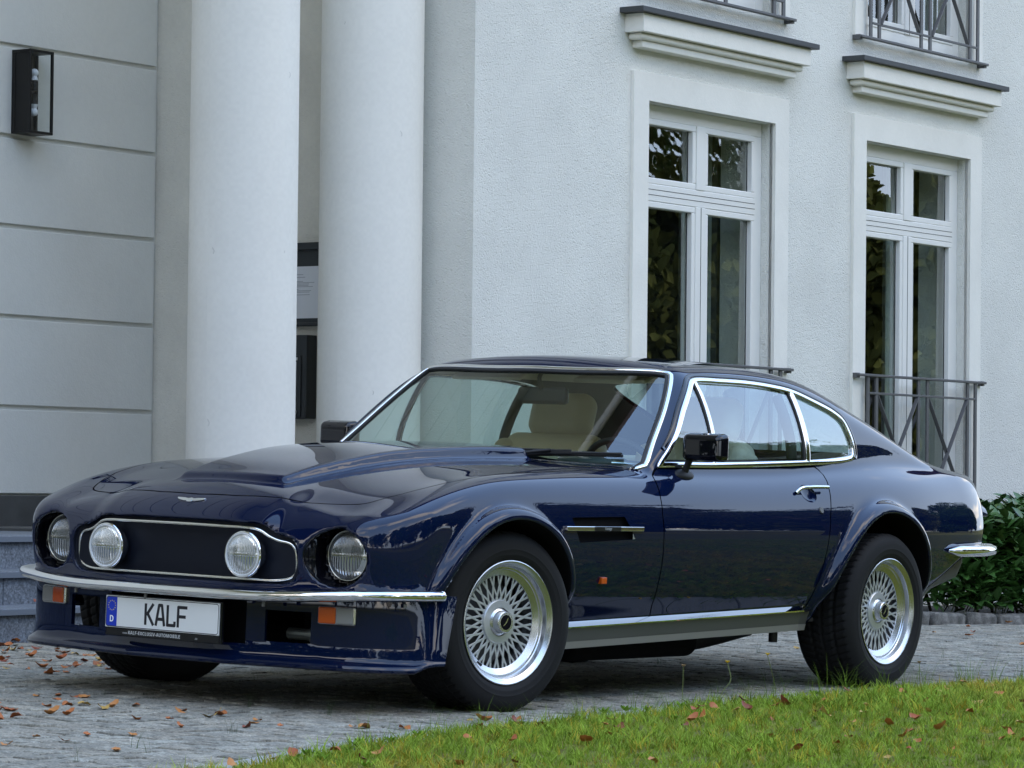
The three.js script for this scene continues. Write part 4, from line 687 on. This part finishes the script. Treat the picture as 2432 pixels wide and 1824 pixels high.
{
  const pos = [], idx = [], uv = [], Zs = []; for (let z = -14; z <= 5.01; z += .25) Zs.push(z);
  Zs.forEach((z, i) => { pos.push(-3.4, -.014, z, edgeX(z) + .1, -.014, z); uv.push(-3.4, z, edgeX(z) + .1, z); if (i) { const a = 2 * i - 2; idx.push(a, a + 2, a + 1, a + 1, a + 2, a + 3); } });
  const g = new THREE.BufferGeometry(); g.setAttribute('position', new THREE.Float32BufferAttribute(pos, 3)); g.setAttribute('uv', new THREE.Float32BufferAttribute(uv, 2)); g.setIndex(idx); g.computeVertexNormals();
  const drive = structure('driveway', g, soil);
  // every sett its own rough block
  const q = rng(77), stones = [];
  for (let row = 0; row < 56; row++) {
    const base = -3.35 + row * .09; let z = -13.6 + q() * .1;
    while (z < 4.9) {
      const L = .075 + q() * .07, wob = t => base + .05 * Math.sin(t * 1.1 + .4) + .03 * Math.sin(t * 2.3 + row * .12), j = () => (q() - .5) * .02, a = z, b = z + L; z = b;
      const c = [[wob(a) + j(), a + j()], [wob(a) + .09 + j(), a + j()], [wob(b) + .09 + j(), b + j()], [wob(b) + j(), b + j()]], mx = (c[0][0] + c[2][0]) / 2, mz = (a + b) / 2;
      if (mx > edgeX(mz) - .04 || (mz < -4.2 ? mx < kerbX(mz) + .06 : mx < -2.55)) { continue; }
      stones.push({ c, mx, mz, h: .002 + (q() - .5) * .006, tx: (q() - .5) * .06, tz: (q() - .5) * .06, k: .86 + q() * .12, tone: .78 + q() * .4, warm: q() });
    }
  }
  const stoneGeo = (list, colours) => {
    const P = [], C = [], N = [];
    for (const s of list) {
      const ring = (k, y) => s.c.map(([x, z]) => { const X = s.mx + (x - s.mx) * k, Z = s.mz + (z - s.mz) * k; return [X, y + s.h + (X - s.mx) * s.tx + (Z - s.mz) * s.tz, Z]; });
      const rings = [ring(s.k, -.04), ring(s.k, -.006), ring(s.k - .06, -.0005), ring(.62, .0015)], up = [s.mx, .0022 + s.h, s.mz], tri = (a, b, c) => { P.push(...a, ...b, ...c); for (let i = 0; i < 3; i++) C.push(.43 * s.tone * (1 + .06 * s.warm), .42 * s.tone, .36 * s.tone * (1 - .05 * s.warm)); };
      for (let r = 0; r < 3; r++) for (let i = 0; i < 4; i++) { const k = (i + 1) % 4; tri(rings[r][i], rings[r + 1][i], rings[r + 1][k]); tri(rings[r][i], rings[r + 1][k], rings[r][k]); }
      for (let i = 0; i < 4; i++) tri(rings[3][i], up, rings[3][(i + 1) % 4]);
    }
    const g = new THREE.BufferGeometry(); g.setAttribute('position', new THREE.Float32BufferAttribute(P, 3)); creased(g, 50); g.setAttribute('color', new THREE.Float32BufferAttribute(C, 3));
    const uv = g.attributes.uv; for (let i = 0; i < uv.count; i++) uv.setXY(i, P[3 * i], P[3 * i + 2]); return g;
  };
  const sett = std('#ffffff', .88, { vertexColors: true, bumpMap: scaled(roughcast, 3), bumpScale: .004, map: scaled(noiseTexture(256, (u, v) => { const n = .80 + .35 * (fbm(u * 40, v * 40, 6, 3, 40) - .5) + .25 * (vnoise(u * 120, v * 120, 9, 120) - .5); return [n, n, n]; }, true), 2) });
  camera.updateMatrixWorld(); camera.updateProjectionMatrix();
  for (const s of stones) { const v = V3(s.mx, 0, s.mz).project(camera); s.seen = Math.abs(v.x) < 1 && Math.abs(v.y) < 1 && !(s.mx > -.95 && s.mx < .95 && s.mz > -3 && s.mz < .5); s.dist = Math.hypot(s.mx - camera.position.x, s.mz - camera.position.z); }
  stones.sort((a, b) => (b.seen - a.seen) || a.dist - b.dist);
  stones.slice(0, 300).forEach((s, i) => part(i ? 'sett_' + String(i).padStart(3, '0') : 'sett', stoneGeo([s]), sett, drive));
  const more = part('sett_paving', stoneGeo(stones.slice(300)), sett, drive); more.userData.kind = 'stuff';
}
{
  // lawn sheet from the edging out to far beyond the camera, slightly above the drive
  const pos = [], idx = [], uv = [], Zs = []; for (let z = -14; z <= 6.01; z += .25) Zs.push(z);
  Zs.forEach((z, i) => { const xs = [edgeX(z) + .085, edgeX(z) + .2, edgeX(z) + 1, edgeX(z) + 3.5]; xs.forEach((x, k) => { pos.push(x, [-.004, .012, .018, .02][k], z); uv.push(x, z); }); if (i) for (let k = 0; k < 3; k++) { const a = (i - 1) * 4 + k, b = a + 4; idx.push(a, b, a + 1, a + 1, b, b + 1); } });
  const g = new THREE.BufferGeometry(); g.setAttribute('position', new THREE.Float32BufferAttribute(pos, 3)); g.setAttribute('uv', new THREE.Float32BufferAttribute(uv, 2)); g.setIndex(idx); g.computeVertexNormals(); structure('lawn', g, lawnMat);
  const edging = thing('edging_strip', 'pale flush stone strip between the setts and the lawn', 'edging'), q = rng(5), em = [0, 1, 2].map(k => std([.27 + .03 * k, .27 + .03 * k, .265 + .03 * k], .9, { bumpMap: scaled(roughcast, 3), bumpScale: .004 }));
  for (let z = -13.5; z < 4.8;) { const L = .35 + q() * .35, z1 = z + L - .012, zm = z + L / 2, a = Math.atan2(edgeX(z1) - edgeX(z), L); part('edging_stone', uvMetres(rbox(-.055, .055, -.06, .004 + q() * .005, -(L - .012) / 2, (L - .012) / 2, .008)).rotateY(a).translate(edgeX(zm) + .03, 0, zm), em[Math.floor(q() * 3)], edging); z += L; }
  shade(edging);
  const kerb = thing('kerb_row', 'low row of rough granite kerb stones below the hedge', 'kerb');
  const ks = std('#ffffff', .9, { map: scaled(mottled(.46, .455, .44, .45, 51, 14), 2), bumpMap: scaled(roughcast, 2.5), bumpScale: .008 });
  for (let z = -12.6; z < -4.3;) { const L = .20 + q() * .24, zm = z + L / 2, a = Math.atan2(kerbX(z + L) - kerbX(z), L), g = new RoundedBoxGeometry(.16, .14, L - .014, 4, .022), p = g.attributes.position; for (let i = 0; i < p.count; i++) { const n = (vnoise(p.getX(i) * 22 + z * 7, p.getY(i) * 22, p.getZ(i) * 22 + z * 9) - .5) * .036; p.setXYZ(i, p.getX(i) + n, p.getY(i) + n * .6, p.getZ(i) + n * .4); } g.computeVertexNormals(); part('kerb_stone', uvMetres(g).rotateY(a).translate(kerbX(zm) - .08, -.012 + q() * .008, zm), ks, kerb); z += L; }
  shade(kerb);
}
// ---------------------------------------------------------------- vegetation
function leafGeo(l, w, fold, curl, n = 4) {  // one leaf along +z, folded on its midrib and curled
  const pos = [], idx = [], uv = []; for (let i = 0; i <= n; i++) { const t = i / n, ww = w * Math.sin(Math.PI * Math.min(1, t * .92 + .06)) ** .8, y = curl * t * t * l; pos.push(-ww, y + fold * ww, t * l, 0, y, t * l, ww, y + fold * ww, t * l); uv.push(0, t, .5, t, 1, t); if (i) { const a = 3 * i - 3; idx.push(a, a + 3, a + 1, a + 1, a + 3, a + 4, a + 1, a + 4, a + 2, a + 2, a + 4, a + 5); } }
  const g = new THREE.BufferGeometry(); g.setAttribute('position', new THREE.Float32BufferAttribute(pos, 3)); g.setAttribute('uv', new THREE.Float32BufferAttribute(uv, 2)); g.setIndex(idx); g.computeVertexNormals(); return g;
}
const leafMat = (r, g, b, rough = .5, t = .3) => new THREE.MeshPhysicalMaterial({ specularIntensity: .1, color: new THREE.Color().setRGB(r, g, b), roughness: rough, side: THREE.DoubleSide, ...(t ? { transmission: t, thickness: 0 } : {}) });
function instances(name, geo, mat, list, parent, colour) {   // list of [matrix, colour?]
  const m = new THREE.InstancedMesh(geo, mat, list.length), c = new THREE.Color(); list.forEach(([M, col], i) => { m.setMatrixAt(i, M); if (col) m.setColorAt(i, c.setRGB(...col)); });
  m.name = name; m.castShadow = m.receiveShadow = true; m.userData.kind = 'stuff'; parent.add(m); return m;
}
const xf = (x, y, z, s, ry, rx = 0, rz = 0) => new THREE.Matrix4().compose(V3(x, y, z), new THREE.Quaternion().setFromEuler(new THREE.Euler(rx, ry, rz, 'YXZ')), Array.isArray(s) ? V3(...s) : V3(s, s, s));
{
  // laurel hedge below the front wall
  const h = thing('laurel_hedge', 'glossy green laurel hedge along the house wall behind the kerb', 'hedge'), q = rng(91), list = [], stems = [];
  const top = (x, z) => .60 + .09 * fbm(x * 2 + 9, z * 2, 3, 3) + .07 * Math.sin(z * 1.7), front = z => kerbX(z) - .12;
  for (let k = 0; k < 6500; k++) {
    const z = -4.6 - q() * 7.6, f = front(z), face = q(); let x, y, out;
    if (face < .58) { y = .08 + q() ** .8 * (top(f, z) - .05); x = f - q() * .16 + .06 * Math.sin(y * 9 + z * 3); out = 1; } else { x = f - q() * 1.0; y = top(x, z) - q() * .10; out = .2; }
    const lean = out > .5 ? q() * .9 - .1 : q() * .5, a = Math.PI / 2 + (q() - .5) * 2.6, n = 4 + Math.floor(q() * 4), br = .75 + q() * .55, old = q() < .1 ? 1.35 : 1;
    for (let i = 0; i < n; i++) { const yaw = a + (q() - .5) * 1.9 + i * 1.2, pit = -.9 + q() * 1.3 - lean * .4, s = .7 + q() * .6; list.push([xf(x + (q() - .5) * .07, y + (q() - .5) * .08, z + (q() - .5) * .08, s, yaw, pit, (q() - .5) * .9), [.04 * br * old, .105 * br, .02 * br]]); }
    if (k % 9 === 0) stems.push(tube([[x - .1, y - .3 > 0 ? y - .3 : .0, z], [x - .03, y - .1, z + (q() - .5) * .1], [x, y, z]], .004, 6, 4));
  }
  instances('hedge_leaf', leafGeo(.098, .022, .35, -.16, 4), new THREE.MeshPhysicalMaterial({ color: 0xffffff, roughness: .42, clearcoat: .18, clearcoatRoughness: .3, side: THREE.DoubleSide }), list, h);
  part('hedge_stem', stems, std([.05, .06, .025], .8), h);
  const trunk = []; for (let z = -12; z < -4.6; z += .16) trunk.push(tube([[front(z) - .25 + q() * .1, -.03, z], [front(z) - .3, .28, z + .03], [front(z) - .3 + q() * .2, .52, z]], .010, 6, 5)); part('hedge_trunk', trunk, std([.05, .042, .03], .9), h); shade(h);
  structure('planting_bed', (() => { const pos = [], idx = []; let i = 0; for (let z = -13; z <= -4.2; z += .2, i++) { pos.push(-3.2, .012, z, kerbX(z) - .06, .012, z); if (i) { const a = 2 * i - 2; idx.push(a, a + 2, a + 1, a + 1, a + 2, a + 3); } } const g = new THREE.BufferGeometry(); g.setAttribute('position', new THREE.Float32BufferAttribute(pos, 3)); g.setIndex(idx); g.computeVertexNormals(); return uvMetres(g); })(), std([.03, .024, .016], 1));
}
{
  // lawn grass: tufts of bent blades where the frame sees them and some way beyond
  const q = rng(17), blade = (l, w, bend, yaw, ox, oz) => { const pos = [], idx = [], n = 3; for (let i = 0; i <= n; i++) { const t = i / n, ww = w * (1 - t * .92), y = l * t * (1 - .18 * bend * t), z = l * bend * t * t; pos.push(-ww, y, z, ww, y, z); if (i) { const a = 2 * i - 2; idx.push(a, a + 1, a + 2, a + 2, a + 1, a + 3); } } const g = new THREE.BufferGeometry(); g.setAttribute('position', new THREE.Float32BufferAttribute(pos, 3)); g.setIndex(idx); g.computeVertexNormals(); return g.rotateY(yaw).translate(ox, 0, oz); };
  const lawn = thing('lawn_grass', 'short bright green grass of the lawn in the foreground', 'grass'); lawn.userData.kind = 'stuff';
  for (let v = 0; v < 4; v++) {
    const bl = []; for (let i = 0; i < 9; i++) bl.push(blade(.026 + q() * .032, 0.0014 + q() * .0018, .2 + q() * 1.1, q() * 6.3, (q() - .5) * .035, (q() - .5) * .035));
    const tuft = merge(bl); tuft.computeVertexNormals(); const list = [];
    for (let i = 0; i < 8000; i++) {
      const z = -7 + q() * 11.2, e = edgeX(z) + .02 + .11 * fbm(z * 3.1, 2, 6, 3), x = e + q() ** 1.15 * 3.0, rough = fbm(x * 1.3, z * 1.3, 4, 3), nearE = x - e < .10; if (nearE && q() < .35) continue;
      const br = .55 + .75 * q(), dry = Math.max(0, fbm(x * .9 + 5, z * .9, 7, 3) - .45) * 1.6, s = .38 + q() * .48 + (nearE ? .35 * q() ** 3 : 0) + 1.2 * Math.max(0, rough - .5);
      list.push([xf(x, .004 + Math.min(.012, Math.max(0, x - e - .08) * .1), z, s, q() * 6.3, (q() - .5) * .9, (q() - .5) * .9), [(.29 + .36 * dry + .22 * (q() < .16)) * br, (.41 + .10 * dry) * br, (.05 + .06 * dry) * br]]);
    }
    instances('grass_tuft', tuft, leafMat(1, 1, 1, .6, .3), list, lawn);
  }
  // broad weeds among the grass
  const lobes = []; for (let i = 0; i < 7; i++) lobes.push(leafGeo(.045 + q() * .02, .012, .2, .35, 3).rotateX(-.35).rotateY(i * .9 + q() * .4)); const ros = merge(lobes), wl = [];
  for (let i = 0; i < 420; i++) { const z = -6 + q() * 10, x = edgeX(z) + .05 + q() ** 1.4 * 2.2, br = .8 + q() * .5; wl.push([xf(x, .012, z, .28 + q() * .38, q() * 6.3, 0, 0), [.17 * br, .30 * br, .03 * br]]); }
  instances('weed_rosette', ros, leafMat(1, 1, 1, .5, .3), wl, lawn);
  // grass growing tall along the edging and in the joints
  const tall = []; for (let i = 0; i < 5; i++) tall.push(blade(.09 + q() * .09, .0012, .3 + q() * .6, q() * 6.3, (q() - .5) * .03, (q() - .5) * .03)); const tg = merge(tall), tl = [];
  for (let i = 0; i < 150; i++) { const z = -3.6 + q() * 5.2, x = edgeX(z) + .02 + q() * .15, br = .8 + q() * .5; tl.push([xf(x, 0, z, .35 + q() * .75 * (z < -1 ? 1 : .6), q() * 6.3), [.16 * br, .26 * br, .03 * br]]); }
  instances('grass_tall', tg, leafMat(1, 1, 1, .6, .3), tl, lawn);
  const jl = []; for (let i = 0; i < 60; i++) { const z = -9 + q() * 12, x = -2 + q() * 3.4; if (x > edgeX(z)) continue; jl.push([xf(x, -.004, z, .3 + q() * .35, q() * 6.3), [.05, .10, .02]]); } instances('grass_joint', tg, leafMat(1, 1, 1, .6, .3), jl, lawn); shade(lawn);
}
{
  // yellow flowers on thin stalks by the rear wheel
  const q = rng(23); [[.97, -1.62, .105, .05, 'yellow flower leaning on a thin stalk before the rear wheel', 1], [1.0, -1.16, .085, -.10, 'yellow flower on a bent stalk left of the rear wheel', 1], [1.02, -.88, .085, 0, 'brown seed head on an upright stalk nearest the front wheel', 0], [1.02, -2.66, .05, .01, 'small orange seed head below the rear wheel', 0]].forEach(([x, z, h, b, label, y]) => {
    const f = thing('wild_flower', label, 'flower', undefined), tip = [x - Math.abs(b) * .3, h + .06, z + b]; part('stem', tube([[x, 0, z], [x, h * .5, z + b * .25], [x, h, z + b * .8], tip], .0013, 14, 5), std([.16, .20, .05], .7), f);
    const bl = []; for (let i = 0; i < 14; i++) bl.push(leafGeo(.014, .0028, .1, .3, 2).rotateX(-.5).rotateY(i * .45)); part('bloom', bl.map(g => g.translate(...tip)), y ? std([.85, .55, .01], .6, { side: THREE.DoubleSide }) : std([.30, .20, .08], .8, { side: THREE.DoubleSide }), f); shade(f);
  });
  // fallen beech leaves, each its own thing
  const shapes = [0, 1, 2, 3, 4, 5, 6, 7].map(k => {   // beech leaves dried into shallow curls
    const g = leafGeo(.058 + .010 * (k % 3), .021 + .004 * (k % 2), 0, 0, 6).translate(0, 0, -.03), p = g.attributes.position, c = [9, 5, 14, -4, 7, 16, 3, 11][k], f = [.35, .6, .1, .5, -.3, .75, .2, .4][k], tw = [.5, -.6, .2, .8, -.3, .4, -.8, 0][k]; let lo = 1;
    for (let i = 0; i < p.count; i++) { const x = p.getX(i), z = p.getZ(i), y = c * z * z + f * Math.abs(x) + tw * x * z * 30 + .002 * Math.sin(z * 260 + k) * Math.sign(x); p.setY(i, y); lo = Math.min(lo, y); } g.translate(0, -lo, 0); g.computeVertexNormals(); return g;
  });
  const mats = [[.42, .13, .03], [.33, .085, .022], [.46, .19, .05], [.20, .045, .018], [.38, .12, .03], [.44, .28, .07]].map(c => std(c, .6, { side: THREE.DoubleSide }));
  const put = (x, y, z, where, group) => { const m = new THREE.Mesh(shapes[Math.floor(q() * 8)], mats[Math.min(5, Math.floor(q() ** 1.3 * 6))]); m.name = numbered('fallen_leaf'); m.position.set(x, y, z); const flat = where === 'lawn' ? 1.1 : .35; m.rotation.set((q() - .5) * flat, q() * 6.3, (q() - .5) * flat, 'YXZ'); const s = (where === 'lawn' ? .38 : .46) + q() * .38; m.scale.set(s, s, s); m.castShadow = m.receiveShadow = true; scene.add(m); tag(m, 'curled brown leaf fallen on the ' + where, 'leaf', group); };
  const inView = (x, y, z) => { const v = V3(x, y, z).project(camera); return Math.abs(v.x) < 1.02 && Math.abs(v.y) < 1.03; };
  for (let n = 0, i = 0; n < 165 && i < 9000; i++) { const t = q(), z = -1.6 + t * 4.8, x = 1.2 - q() ** .8 * 3.6 - (z < 0 ? .9 : 0); if (x > edgeX(z) - .05 || (z < .95 && x > -1.05 && x < 1) || !inView(x, 0, z) || (x > .1 && q() < .55)) continue; put(x, .004, z, 'grey setts', 'brown leaves on the setts'); n++; }
  for (let n = 0, i = 0; n < 26 && i < 900; i++) { const z = -9.2 + q() * 5.6, x = kerbX(z) + .05 + q() ** 2.2 * 2.2; if (!inView(x, 0, z)) continue; put(x, .016, z, 'setts behind the car', 'brown leaves behind the car'); n++; }
  for (let n = 0, i = 0; n < 85 && i < 2000; i++) { const z = -4.2 + q() * 7.6, x = edgeX(z) + .1 + q() * 1.8; if (!inView(x, 0, z)) continue; put(x, .034, z, 'lawn', 'brown leaves on the lawn'); n++; }
  for (let i = 0; i < 16; i++) { const s = i % 3, v = V3([-2.66, -3.0, -3.4][s] - q() * .1, [.235, .383, .535][s], .9 - q() * 2.4).applyMatrix4(HOUSE); put(v.x, v.y, v.z, 'entrance steps', 'brown leaves on the steps'); }
}
// ---------------------------------------------------------------- trees across the lawn: seen in the paintwork and the window panes
{
  const q = rng(404), leaf = merge([0, 1, 2, 3, 4].map(k => leafGeo(.17, .07, .25, -.2, 2).rotateX(-.6 + .35 * k).rotateY(k * 1.3).translate((k % 3 - 1) * .15, (k % 2) * .14, (k - 2) * .10)));
  const lm = leafMat(1, 1, 1, .6, .25), bark = std([.07, .055, .04], .9);
  [[17, -9, 9, 3.4, 0], [21, -17, 12, 4.2, 1], [18, -26, 10, 3.9, 2], [25, -34, 14, 5.0, 0], [22, -45, 13, 4.8, 1], [31, -58, 16, 6.2, 2], [30, -22, 15, 5.2, 0], [36, -42, 17, 6, 1], [40, -78, 18, 8, 2], [24, 1, 11, 4, 1], [30, -8, 14, 5, 2], [20, 14, 12, 4.4, 0], [-14, 40, 14, 6, 1], [6, 44, 15, 6.5, 2], [9, -46, 8, 3.6, 1], [14, -62, 14, 5.5, 0], [12, -34, 8, 3, 2], [17, -95, 16, 7, 1], [12, 32, 13, 5.5, 0], [24, 27, 14, 6, 1], [1, 33, 12, 5, 2], [-7, 29, 13, 5.5, 0], [32, 14, 15, 6, 1], [-20, 27, 14, 6, 2], [40, -4, 16, 7, 0]].forEach(([x, z, h, r, kind], k) => {
    const t = thing('broadleaf_tree', ['dark broad tree standing across the lawn, number of trunks one', 'dense green tree across the lawn behind the camera', 'olive tree with a loose crown across the lawn'][kind], 'tree', 'trees across the lawn'), list = [];
    t.userData.label = ['dark broad tree mirrored in the paintwork and panes', 'dense green tree mirrored in the paintwork and panes', 'olive green tree mirrored in the paintwork and panes'][kind]; t.userData.group = ['dark', 'dense', 'olive'][kind] + ' trees across the lawn';
    const trunkTop = h * .8, limbs = [new THREE.CylinderGeometry(.10, .30, trunkTop, 10).translate(0, trunkTop / 2, 0)], clumps = [];
    for (let i = 0; i < 26; i++) { const a = i * 2.4 + q(), y = h * (.12 + .80 * (i / 26)), rr = r * (.45 + .5 * Math.sin(Math.PI * Math.min(1, .18 + .8 * i / 26))) * (.6 + .4 * q()), c = [Math.cos(a) * rr, y + .4, Math.sin(a) * rr]; clumps.push([c, r * (.26 + .16 * q())]); limbs.push(tube([[0, y * .75 + .3, 0], [c[0] * .5, y, c[2] * .5], c], .05, 8, 5)); }
    for (let i = 0; i < 8000; i++) { const [c, cr] = clumps[i % clumps.length], u = q() * 2 - 1, a = q() * 6.3, s = cr * Math.cbrt(.25 + .75 * q()), w = Math.sqrt(1 - u * u), br = .7 + .6 * q(), col = [[.050, .085, .018], [.060, .105, .022], [.105, .115, .028]][kind]; list.push([xf(c[0] + Math.cos(a) * w * s, Math.max(.15, c[1] + u * s * .85), c[2] + Math.sin(a) * w * s, .8 + q() * .7, q() * 6.3, q() * 3, q() * 3), col.map(v => v * br)]); }
    t.position.set(x, 0, z); part('trunk', limbs, bark, t); instances('crown', leaf, lm, list, t); shade(t);
  });
  // one airy tree nearer the house: open limbs, fine twigs, few leaves
  const t = thing('airy_tree', 'airy tree with thin twigs mirrored along the top of the doors', 'tree'), limbs = [new THREE.CylinderGeometry(.07, .20, 6.5, 10).translate(0, 3.25, 0)], list = [], twigs = [];
  for (let i = 0; i < 34; i++) {
    const a = i * 2.4, y = 2.6 + q() * 4.0, L = 2.2 + q() * 2.6, up = .2 + q() * .6, P = k => [Math.cos(a + .15 * k) * L * k, y + L * up * k - .3 * k * k, Math.sin(a + .15 * k) * L * k]; limbs.push(tube([P(0), P(.35), P(.7), P(1)], .032, 8, 5));
    for (let j = 0; j < 24; j++) { const k = .3 + .7 * q(), b = P(k), d = [(q() - .5) * 1.6, q() * .9 - .55, (q() - .5) * 1.6], m = [b[0] + d[0] * .5, b[1] + d[1] * .5 + .08, b[2] + d[2] * .5], e = [b[0] + d[0], b[1] + d[1], b[2] + d[2]]; twigs.push(tube([b, m, e], .011, 4, 3)); for (let l = 0; l < 4; l++) { const f = .4 + .6 * q(), br = .7 + .6 * q(); list.push([xf(b[0] + d[0] * f, b[1] + d[1] * f, b[2] + d[2] * f, .30 + q() * .25, q() * 6.3, q() * 3, q() * 3), [.09 * br, .11 * br, .025 * br]]); } }
  }
  t.position.set(7.9, 0, -14.2); t.scale.setScalar(.6); part('trunk', limbs, bark, t); part('twig', twigs, bark, t); instances('crown', leaf, lm, list, t); shade(t);
  for (const [x, z, sc, turn, label] of [[10.0, -12.6, .62, 1.2, 'small airy tree with thin twigs mirrored along the rear of the door'], [14.5, -17.5, 1.0, 2.5, 'airy tree behind the small one, mirrored in the front window panes']]) { const c = t.clone(); c.name = numbered('airy_tree'); c.position.set(x, 0, z); c.scale.setScalar(sc); c.rotation.y = turn; c.userData = { label, category: 'tree' }; scene.add(c); }
}
scene.traverse(o => { if (o.isMesh) o.castShadow = o.receiveShadow = true; });
renderer.render(scene, camera);
